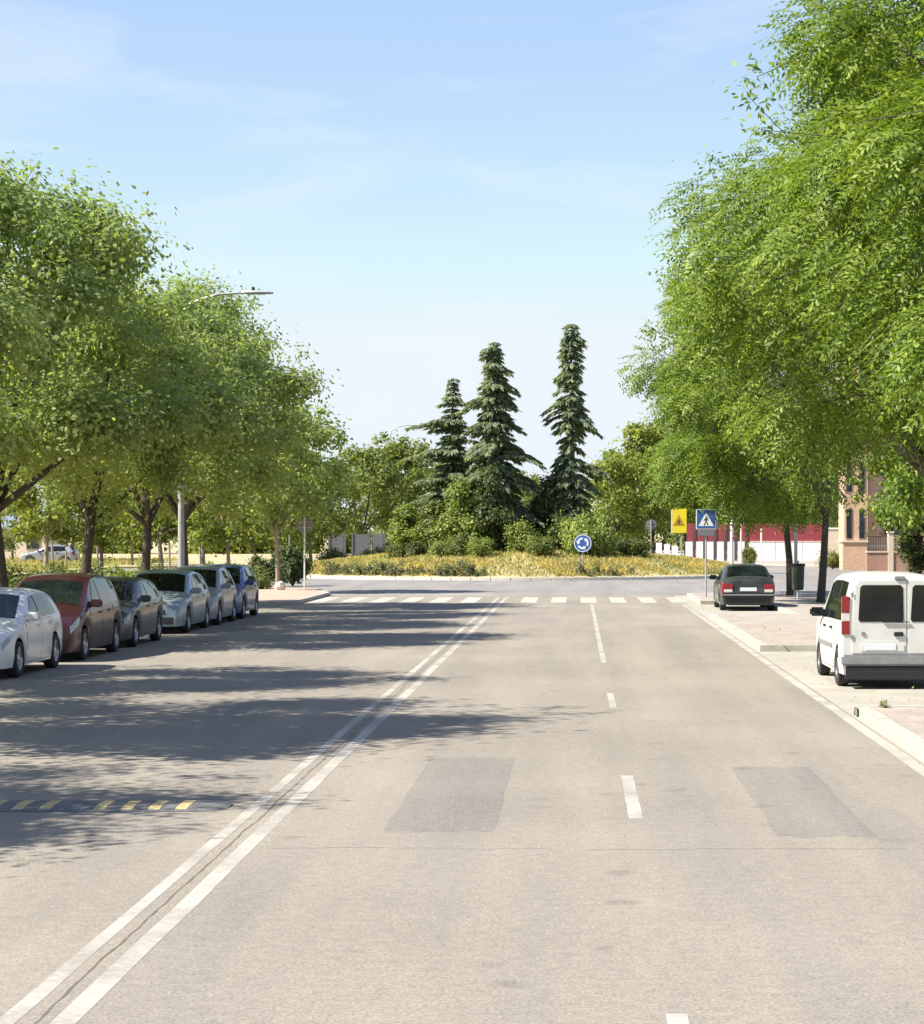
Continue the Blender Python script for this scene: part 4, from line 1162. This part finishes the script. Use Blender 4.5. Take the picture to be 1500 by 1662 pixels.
class Car:
    def __init__(c, P): c.P = P
    def section(c, s):
        P = c.P
        w = P['W'] / 2 * interp(P['wid'], s)
        T = interp(P['top'], s)
        sill = interp(P['sill'], s) if isinstance(P['sill'], list) else P['sill']
        zb = sill
        for sw in (P['wf'], P['wr']):
            d = abs(s - sw); Ra = P['R'] + 0.065
            if d < Ra: zb = max(zb, P['R'] + math.sqrt(Ra * Ra - d * d) * 0.97)
        belt = interp(P['belt'], s)
        bz = min(belt, T - 0.06)
        g_ = max(0.0, T - bz - 0.06)
        tum = P['tum'] * g_ / (P['H'] - belt)
        h = bz - zb
        xr = w * 0.935 - tum
        return [(w * 0.955, zb), (w * 0.99, zb + 0.28 * h), (w, zb + 0.58 * h), (w * 0.992, zb + 0.84 * h), (w * 0.955, bz),
                (w * 0.947 - tum * 0.42, bz + g_ * 0.5 + 0.004), (xr, T - 0.055), (xr - 0.075, T - 0.012), (xr * 0.5, T + P['crown'] * 0.7), (0, T + P['crown'])]
    def surf(c, s, u, side=1):
        sec = c.section(s)
        u = min(max(u, 0), 9); i = min(int(u), 8); f = u - i
        x = sec[i][0] + (sec[i + 1][0] - sec[i][0]) * f; z = sec[i][1] + (sec[i + 1][1] - sec[i][1]) * f
        return Vector((x * side, c.P['L'] / 2 - s, z))
    def normal(c, s, u, side=1):
        e = 0.02
        a = c.surf(s + e, u, side) - c.surf(s - e, u, side); b_ = c.surf(s, min(u + .05, 9), side) - c.surf(s, max(u - .05, 0), side)
        n = a.cross(b_)
        n.normalize()
        if n.x * side < 0 and abs(n.x) > 0.2: n = -n
        elif abs(n.x) <= 0.2 and n.z < 0: n = -n
        return n
    def body(c):
        P = c.P; L = P['L']
        ss = set([0, L])
        for k in range(1, int(L / 0.11)): ss.add(k * 0.11)
        for key in ('top', 'wid'):
            for p in P[key]: ss.add(p[0])
        for sw in (P['wf'], P['wr']):
            Ra = P['R'] + 0.065
            for d in (-1, -.97, -.87, -.7, -.5, -.25, 0, .25, .5, .7, .87, .97, 1): ss.add(sw + d * Ra)
            ss.add(sw - Ra - 0.004); ss.add(sw + Ra + 0.004)
        ss = sorted(x for x in ss if 0 <= x <= L)
        out = [ss[0]]
        for x in ss[1:]:
            if x - out[-1] > 0.003: out.append(x)
        ss = out
        b = MB(); vs = []
        n = 19
        for s_ in ss:
            sec = c.section(s_); y = L / 2 - s_
            for (x, z) in sec: vs.append((x, y, z))
            for (x, z) in sec[-2::-1]: vs.append((-x, y, z))
        fs = []
        for i in range(len(ss) - 1):
            for k in range(n - 1):
                fs.append((i * n + k, i * n + k + 1, (i + 1) * n + k + 1, (i + 1) * n + k))
        fs.append(tuple(range(n))); fs.append(tuple((len(ss) - 1) * n + k for k in range(n)))
        b.add(vs, fs)
        return b
    def patch(c, name, quad, mat, parent, off=0.006, ns=6, nu=3, sides=(1,), th=0.012, smooth=50):
        """conformal panel; quad = (s,u) at front-bottom, rear-bottom, rear-top, front-top"""
        b = MB()
        for side in sides:
            top, bot = [], []
            for j in range(nu + 1):
                for i in range(ns + 1):
                    fi, fj = i / ns, j / nu
                    s_ = (quad[0][0] * (1 - fi) + quad[1][0] * fi) * (1 - fj) + (quad[3][0] * (1 - fi) + quad[2][0] * fi) * fj
                    u_ = (quad[0][1] * (1 - fi) + quad[1][1] * fi) * (1 - fj) + (quad[3][1] * (1 - fi) + quad[2][1] * fi) * fj
                    p = c.surf(s_, u_, side); nn = c.normal(s_, u_, side)
                    top.append(p + nn * off); bot.append(p + nn * (off - th))
            b.add(*c._grid(top, bot, ns, nu))
        return b.build(name, mat, parent, smooth=smooth)
    def _grid(c, top, bot, ns, nu):
        m = len(top); w = ns + 1
        fs = [(j * w + i, j * w + i + 1, (j + 1) * w + i + 1, (j + 1) * w + i) for j in range(nu) for i in range(ns)]
        rim = [i for i in range(w)] + [j * w + ns for j in range(1, nu + 1)] + [nu * w + i for i in range(ns - 1, -1, -1)] + [j * w for j in range(nu - 1, 0, -1)]
        for a, b_ in zip(rim, rim[1:] + rim[:1]): fs.append((a, b_, b_ + m, a + m))
        return top + bot, fs
    def screen(c, name, s0, s1, ue0, ue1, mat, parent, off=0.008, inset=0.0):
        """windscreen / rear screen across the car"""
        top, bot = [], []; ns, nu = 10, 5
        for j in range(nu + 1):
            fj = j / nu; s_ = s0 + (s1 - s0) * fj; ue = ue0 + (ue1 - ue0) * fj
            for i in range(ns + 1):
                v = -1 + 2 * i / ns; side = 1 if v >= 0 else -1
                sec = c.section(s_)
                p = c.surf(s_, 9 - abs(v) * (9 - ue), side)
                a = c.surf(s_ + .02, 9 - abs(v) * (9 - ue), side) - c.surf(s_ - .02, 9 - abs(v) * (9 - ue), side)
                nn = Vector((0, -a.z, a.y)); nn.normalize()
                if nn.z < 0: nn = -nn
                top.append(p + nn * off); bot.append(p + nn * (off - .012))
        b = MB(); b.add(*c._grid(top, bot, ns, nu))
        return b.build(name, mat, parent, smooth=50)

def wheel_meshes(R_, width, spokes, rimmat):
    b = MB()
    ri = R_ * 0.66; h = width / 2
    b.lathe([(ri, -h * .8), (ri + .02, -h), (R_ - .03, -h), (R_ - .006, -h * .8), (R_, -h * .45), (R_, h * .45), (R_ - .006, h * .8), (R_ - .03, h), (ri + .02, h), (ri, h * .8), (ri, -h * .8)], 'x', 30)
    t = b.mesh('wheel', smooth=40); t.materials.append(M['tyre'])
    b = MB()
    b.lathe([(ri, h * .85), (ri - .02, h * .9), (ri - .03, h * .6), (ri - .04, h * .1), (0.001, h * .05)], 'x', 30)
    b.lathe([(0.06, h * .2), (0.06, h * .75), (0.045, h * .82), (0.001, h * .84)], 'x', 14)
    for k in range(spokes):
        a = 2 * math.pi * k / spokes
        m = lambda p, q, d, a=a: (d, p * math.cos(a) - q * math.sin(a), p * math.sin(a) + q * math.cos(a))
        b.prism([(0.03, -0.035), (ri - .01, -0.028), (ri - .01, 0.028), (0.03, 0.035)], h * .45, h * .72, m)
    r = b.mesh('rim', smooth=30); r.materials.append(rimmat)
    return t, r
WHEELS = {'alloy': wheel_meshes(0.31, 0.2, 5, M['rim']), 'steel': wheel_meshes(0.31, 0.19, 9, M['rim_dark'])}

def build_car(name, P, x, y, rz, paint, label, group, cat='car', front='auto'):
    c = Car(P); L = P['L']; W = P['W']
    t = empty(name, (x, y, P.get('z', 0.0)), rz, label, cat, group)
    c.body().build('body', paint, t, smooth=38)
    b = MB(); b.box(-W / 2 + .26, W / 2 - .26, -L / 2 + .12, L / 2 - .12, 0.17, 0.55)
    b.box(-W / 2 + .10, W / 2 - .10, L / 2 - P['wr'] + P['R'] + .12, L / 2 - P['wf'] - P['R'] - .12, 0.19, 0.5)
    b.build('underbody', M['under'], t)
    tm, rm = WHEELS[P.get('wheel', 'alloy')]
    for sw in (P['wf'], P['wr']):
        for side in (1, -1):
            o = link('wheel', tm, parent=t, loc=(side * (W / 2 - 0.115), L / 2 - sw, P['R']))
            if side < 0: o.rotation_euler.z = math.pi
            o.scale = (1, P['R'] / .31, P['R'] / .31)
            link('rim', rm, parent=o)
    G = M['glass']
    c.screen('windscreen', P['ws0'], P['ws1'], 7.15, 7.1, G, t)
    if P.get('rw0'): c.screen('rear_window', P['rw0'], P['rw1'], 7.1, 7.15, G, t)
    for side in (1, -1):
        qs = P['side_windows']
        for qa, qb in zip(qs, qs[1:]):
            c.patch('window_pillar', [(qa[1][0] + .004, 4.1), (qb[0][0] - .004, 4.1), (qb[3][0] - .004, 5.86), (qa[2][0] + .004, 5.86)], M['black'], t, sides=(side,), off=0.004, ns=2, nu=3)
        for (q) in P['side_windows']:
            c.patch('side_window', q, G, t, sides=(side,), ns=7, nu=4)
        for (d0, d1) in P['doors']:
            d = c.patch('door', [(d0, 0.25 if not (P['wr'] - P['R'] - .1 < d1) else 0.25), (d1, 0.25), (d1, 3.92), (d0, 3.92)], paint, t, sides=(side,), off=0.005, ns=5, nu=6)
            c.patch('door_gap_shade', [(d0 - .012, 0.2), (d1 + .012, 0.2), (d1 + .012, 3.97), (d0 - .012, 3.97)], M['black'], d, sides=(side,), off=0.0022, ns=5, nu=6)  # black under-panel, paints the shade in the gap around the door
            hb = MB(); p = c.surf(d1 - 0.16, 3.25, side); n_ = side
            hb.box(min(p.x, p.x + n_ * .035), max(p.x, p.x + n_ * .035), p.y - .09, p.y + .09, p.z - .018, p.z + .018)
            hb.build('handle', P.get('handle', paint), d, bevel=0.006)
        for pm in P.get('extra_side', ()):
            c.patch(pm[0], pm[1], M[pm[2]], t, sides=(side,), off=pm[3] if len(pm) > 3 else 0.010)
        # mirror
        p = c.surf(P['mir'], 4.1, side)
        b = MB(); b.box(min(p.x - side * .03, p.x + side * .22), max(p.x - side * .03, p.x + side * .22), p.y - .06, p.y + .07, p.z + .02, p.z + .17)
        mo = b.build('mirror', P.get('mirror', paint), t, bevel=0.03, smooth=60)
        b = MB(); b.box(min(p.x + side * .05, p.x + side * .20), max(p.x + side * .05, p.x + side * .20), p.y - .066, p.y - .0605, p.z + .04, p.z + .15); b.build('mirror_glass', G, mo)
        c.patch('headlight', P['hl'], M['headlight'], t, sides=(side,), off=0.010, ns=6, nu=3)
        if P['tl']: c.patch('tail_light', P['tl'], M['taillight'], t, sides=(side,), off=0.010, ns=4, nu=4)
    # front face
    w0 = W / 2 * P['wid'][0][1]; yf = L / 2
    zt = P['top'][0][1]
    b = MB(); b.box(-w0 * .92, w0 * .92, yf - .05, yf + .012, 0.24, 0.24 + (zt - .24) * .42); b.build('lower_grille', M['black'], t, bevel=0.01)
    b = MB(); b.box(-w0 * .62, w0 * .62, yf - .05, yf + .010, zt - .16, zt - .05); gr = b.build('grille', M['black'], t, bevel=0.008)
    b = MB(); b.box(-w0 * .62, w0 * .62, yf + .0102, yf + .016, zt - .118, zt - .096); b.build('chrome_bar', M['chrome'], gr)
    b = MB(); b.box(-.26, .26, yf + .0125, yf + .024, .36, .47); b.build('number_plate', M['plate'], t)
    yr = -L / 2
    if P.get('rear', 'hatch') == 'hatch':
        b = MB(); b.box(-.26, .26, yr - .018, yr + .02, P['platez'], P['platez'] + .11); b.build('number_plate', M['plate'], t)
        b = MB(); b.box(-W * .40, W * .40, yr - .012, yr + .05, 0.22, 0.42); b.build('rear_bumper_insert', M['black'], t, bevel=0.01)
    return c, t

def hatch(L=4.05, W=1.74, H=1.47, dz=0.0, wheel='alloy', **k):
    P = dict(L=L, W=W, H=H, R=0.31, wf=0.82, wr=L - 0.72, crown=0.03, tum=0.20, sill=0.19, wheel=wheel,
             wid=[(0, .78), (.03, .86), (.09, .915), (.22, .96), (.5, .99), (1.0, 1), (L - 1.0, 1), (L - .35, .98), (L - .12, .94), (L - .04, .89), (L, .82)],
             top=[(0, .64), (.05, .71), (.18, .785), (.55, .88), (1.0, .955), (1.08, .97), (1.88, H - .09), (2.15, H - .025), (2.55, H), (3.0, H - .015), (L - .62, H - .07), (L - .45, H - .12), (L - .16, 1.02), (L - .06, .95), (L, .84)],
             belt=[(0, .86), (1.0, .90), (L, .99)], ws0=1.12, ws1=1.86, rw0=L - .42, rw1=L - .18,
             side_windows=[[(1.36, 4.12), (2.22, 4.12), (2.22, 5.86), (1.98, 5.86)], [(2.29, 4.12), (L - .62, 4.16), (L - .84, 5.84), (2.29, 5.86)]],
             doors=[(1.24, 2.24), (2.26, 3.06)], mir=1.42,
             hl=[(.03, 2.55), (.34, 3.05), (.40, 3.8), (.04, 3.75)], tl=[(L - .30, 2.7), (L - .03, 2.5), (L - .05, 4.0), (L - .20, 4.2)], platez=.62)
    P.update(k); return P

LEFTX = -9.45
grp = 'cars parked along the left kerb'
def left_car(P, fw, paint, lab, name='parked_car', front_dx=0.0):
    """fw = world Y of the front wheel; faces the camera"""
    yc = fw - P['wf'] + P['L'] / 2
    return build_car(name, P, LEFTX - P['W'] / 2 + front_dx, yc, math.pi, paint, lab, grp)
left_car(hatch(4.1, 1.76, 1.46), 36.7, M['white_car'], 'white hatchback at the left frame edge, nearest of the parked cars')
P = hatch(4.35, 1.80, 1.62)
P.update(top=[(0, .70), (.05, .78), (.18, .86), (.5, .96), (.85, 1.03), (.95, 1.05), (1.85, 1.50), (2.1, 1.585), (2.6, 1.62), (3.3, 1.61), (3.8, 1.56), (4.0, 1.48), (4.22, 1.05), (4.3, .98), (4.35, .88)],
         belt=[(0, .93), (1, .96), (4.35, 1.03)], ws0=.98, ws1=1.83, rw0=4.02, rw1=4.2, side_windows=[[(1.30, 4.12), (2.25, 4.12), (2.25, 5.86), (1.95, 5.86)], [(2.32, 4.12), (3.85, 4.14), (3.72, 5.84), (2.32, 5.86)]])
left_car(P, 41.6, M['red_car'], 'dark red people carrier parked just behind the white hatchback')
left_car(hatch(4.1, 1.74, 1.45), 46.4, M['grey_car'], 'dark grey hatchback parked behind the dark red car')
left_car(hatch(4.15, 1.78, 1.50), 52.7, M['silver_car'], 'pale silver-blue hatchback parked in the middle of the left row')
left_car(hatch(3.9, 1.74, 1.52), 57.0, M['silver2_car'], 'silver car squeezed between the silver-blue and the blue cars', front_dx=0.05)
left_car(hatch(3.95, 1.74, 1.50), 61.1, M['blue_car'], 'blue hatchback, last of the left row before the corner', front_dx=0.05)

# black saloon on the right
L = 4.25
P = hatch(L, 1.72, 1.42, wheel='steel')
P.update(top=[(0, .62), (.05, .70), (.18, .77), (.55, .86), (1.1, .93), (1.2, .95), (1.95, 1.33), (2.2, 1.40), (2.6, 1.42), (3.1, 1.40), (3.3, 1.36), (3.92, 1.02), (4.05, .99), (4.2, .96), (4.25, .86)],
         wid=[(0, .66), (.03, .78), (.09, .87), (.22, .94), (.5, .985), (1.0, 1), (L - .8, 1), (L - .25, .98), (L - .06, .95), (L, .91)],
         ws0=1.24, ws1=1.93, rw0=3.32, rw1=3.86, belt=[(0, .84), (1.0, .88), (L, .95)],
         side_windows=[[(1.5, 4.12), (2.3, 4.12), (2.3, 5.86), (2.1, 5.86)], [(2.37, 4.12), (3.35, 4.14), (3.12, 5.84), (2.37, 5.86)]],
         doors=[(1.35, 2.33), (2.35, 3.1)], tl=[(L - .22, 1.9), (L - .02, 1.8), (L - .02, 3.9), (L - .16, 4.0)], platez=.62, mirror=M['black'])
c, t = build_car('parked_car', P, 5.33, 66.9 + L / 2, 0, M['black_car'], 'black saloon parked on the right in front of the crossing sign', None)
yr = -L / 2
for s_ in (-1, 1):
    b = MB(); b.box(min(s_ * .48, s_ * .76), max(s_ * .48, s_ * .76), yr - .02, yr + .03, .68, .84); tl = b.build('tail_light', M['taillight'], t, bevel=.008)
    b = MB(); b.box(min(s_ * .50, s_ * .76), max(s_ * .50, s_ * .76), yr - .018, yr + .03, .585, .675); b.build('reverse_lamp', M['lamp_white'], tl)
b = MB(); b.box(-.80, .80, yr - .06, yr + .06, .40, .56); b.build('rear_bumper', M['black'], t, bevel=.03, smooth=60)
b = MB(); b.box(-.80, .80, yr - .066, yr - .0605, .49, .52); b.build('bumper_trim', M['galv'], t)

# white van on the right
L = 4.17
P = dict(L=L, W=1.74, H=1.80, R=0.31, wf=0.82, wr=L - 0.78, crown=0.035, tum=0.15, sill=0.22, wheel='steel',
         wid=[(0, .70), (.03, .80), (.1, .88), (.25, .95), (.6, .99), (1.0, 1), (L - .3, 1), (L - .05, .985), (L, .965)],
         top=[(0, .72), (.05, .80), (.2, .90), (.7, 1.04), (.85, 1.07), (1.62, 1.62), (1.85, 1.73), (2.2, 1.79), (3.0, 1.80), (3.9, 1.785), (L - .08, 1.76), (L, 1.70)],
         belt=[(0, .96), (1, 1.0), (L, 1.03)], ws0=.9, ws1=1.62, rw0=None,
         side_windows=[[(1.22, 4.12), (2.05, 4.12), (2.05, 5.84), (1.75, 5.84)], [(2.15, 4.12), (2.95, 4.12), (2.95, 5.84), (2.15, 5.84)], [(3.08, 4.12), (3.85, 4.12), (3.80, 5.84), (3.08, 5.84)]],
         doors=[(1.1, 2.08), (2.12, 2.98)], mir=1.3, handle=M['black'], mirror=M['black'], rear='van',
         hl=[(.035, 2.5), (.45, 3.2), (.48, 4.0), (.05, 4.0)],
         tl=None, platez=.6,
         extra_side=[('side_moulding', [(1.2, 1.62), (3.0, 1.62), (3.0, 1.92), (1.2, 1.92)], 'grey_plastic', 0.014),
                     ('bumper_corner', [(3.78, 0.06), (L - .003, 0.06), (L - .003, 1.1), (3.78, 1.1)], 'white_van', 0.02)])
VX = 5.04
c, t = build_car('white_van', P, VX, 34.0 + L / 2, 0, M['white_van'], 'dusty white van with twin rear doors parked in the right bay', None, cat='van')
yr = -L / 2
def vbox(name, x0, x1, z0, z1, d0, d1, mat, parent, bevel=0.0, smooth=None, m=None):
    b = MB(); b.box(x0, x1, yr - d1, yr - d0, z0, z1)
    return b.build(name, mat, parent, bevel=bevel, smooth=smooth)
# rear doors (left leaf wider), windows, handle, lamps, bumper
for (x0, x1, nm) in ((-0.66, 0.16, 'rear_door'), (0.175, 0.66, 'rear_door')):
    pts = [(x0, .56), (x1, .56), (x1, 1.70), (x0, 1.70)]
    if x0 < 0: pts = [(x0 - .04, .56), (x1, .56), (x1, 1.71), (x0 + .06, 1.71), (x0 + .01, 1.62), (x0 - .04, 1.0)]
    else: pts = [(x0, .56), (x1 + .04, .56), (x1 + .04, 1.0), (x1 - .01, 1.62), (x1 - .06, 1.71), (x0, 1.71)]
    b = MB(); b.prism(pts, -0.01, 0.022, lambda a, cc, d: (a, yr - d, cc)); d = b.build(nm, M['white_van'], t, bevel=0.008)
    wx0, wx1 = (x0 + .06, x1 - .045) if x0 < 0 else (x0 + .05, x1 - .05)
    b = MB(); b.prism([(wx0 + .02, 1.06), (wx1 - .02, 1.06), (wx1, 1.10), (wx1 - .01, 1.60), (wx1 - .05, 1.64), (wx0 + .07, 1.64), (wx0 + .03, 1.60), (wx0, 1.10)], 0.0225, 0.029, lambda a, cc, d_: (a, yr - d_, cc)); b.build('rear_window', M['glass'], d)
    if x0 < 0:
        b = MB(); b.box(x1 - .20, x1 - .05, yr - .05, yr - .0225, .83, .90); b.build('handle', M['black'], d, bevel=.01)
        b = MB(); b.lathe([(0.001, -.034), (.035, -.034), (.035, -.0225)], 'y', 14, (x0 + .14, yr, .87)); b.build('lock', M['grey_plastic'], d)
        b = MB(); b.prism([(x0 + .1, .60), (x1 - .04, .60), (x1 - .04, .70), (x1 - .12, .76), (x0 + .18, .76), (x0 + .1, .70)], .0225, .032, lambda a, cc, d_: (a, yr - d_, cc)); b.build('plate_recess', M['white_van'], d)
        b = MB(); b.box(x0 + .17, x0 + .65, yr - .042, yr - .0325, .615, .715); b.build('number_plate', M['plate'], d)
    for z in (.78, 1.45):
        hx = x0 - .035 if x0 < 0 else x1 + .035
        b = MB(); b.box(hx - .02, hx + .02, yr - .034, yr - .0225, z, z + .07); b.build('hinge', M['grey_plastic'], d)
for s_ in (-1, 1):
    x0, x1 = sorted((s_ * .735, s_ * .858))
    for (nm, z0, z1, mt) in (('tail_light', 1.20, 1.46, 'taillight'), ('turn_lamp', 1.07, 1.197, 'lamp_white'), ('brake_lamp', .86, 1.067, 'taillight')):
        if nm == 'tail_light':
            tl = vbox(nm, x0, x1, z0, z1, -.07, .018, M[mt], t, .008)
        else:
            vbox(nm, x0, x1, z0, z1, -.07, .017, M[mt], tl, .006)
b = MB(); b.box(-.86, .86, yr - .07, yr + .12, .37, .54); b.build('rear_bumper', M['grey_plastic'], t, bevel=.03, smooth=60)
b = MB(); b.box(-.80, .86, yr - .045, yr + .1, .14, .366); b.build('bumper_skirt', M['black'], t, bevel=.02)
b = MB(); b.box(-.03, .14, yr - .045, yr + .02, 1.725, 1.78); b.build('brake_light_bar', M['grey_plastic'], t, bevel=.01)
b = MB(); b.box(-.22, .2, yr - .05, yr - .031, 1.05, 1.063); b.build('wiper', M['black'], t)
# parked car far left, seen between the trunks
P = hatch(4.1, 1.72, 1.45)
build_car('parked_car', P, -38.6, 158, math.pi / 2, M['silver2_car'], 'small pale car parked in front of the low pale house', None)
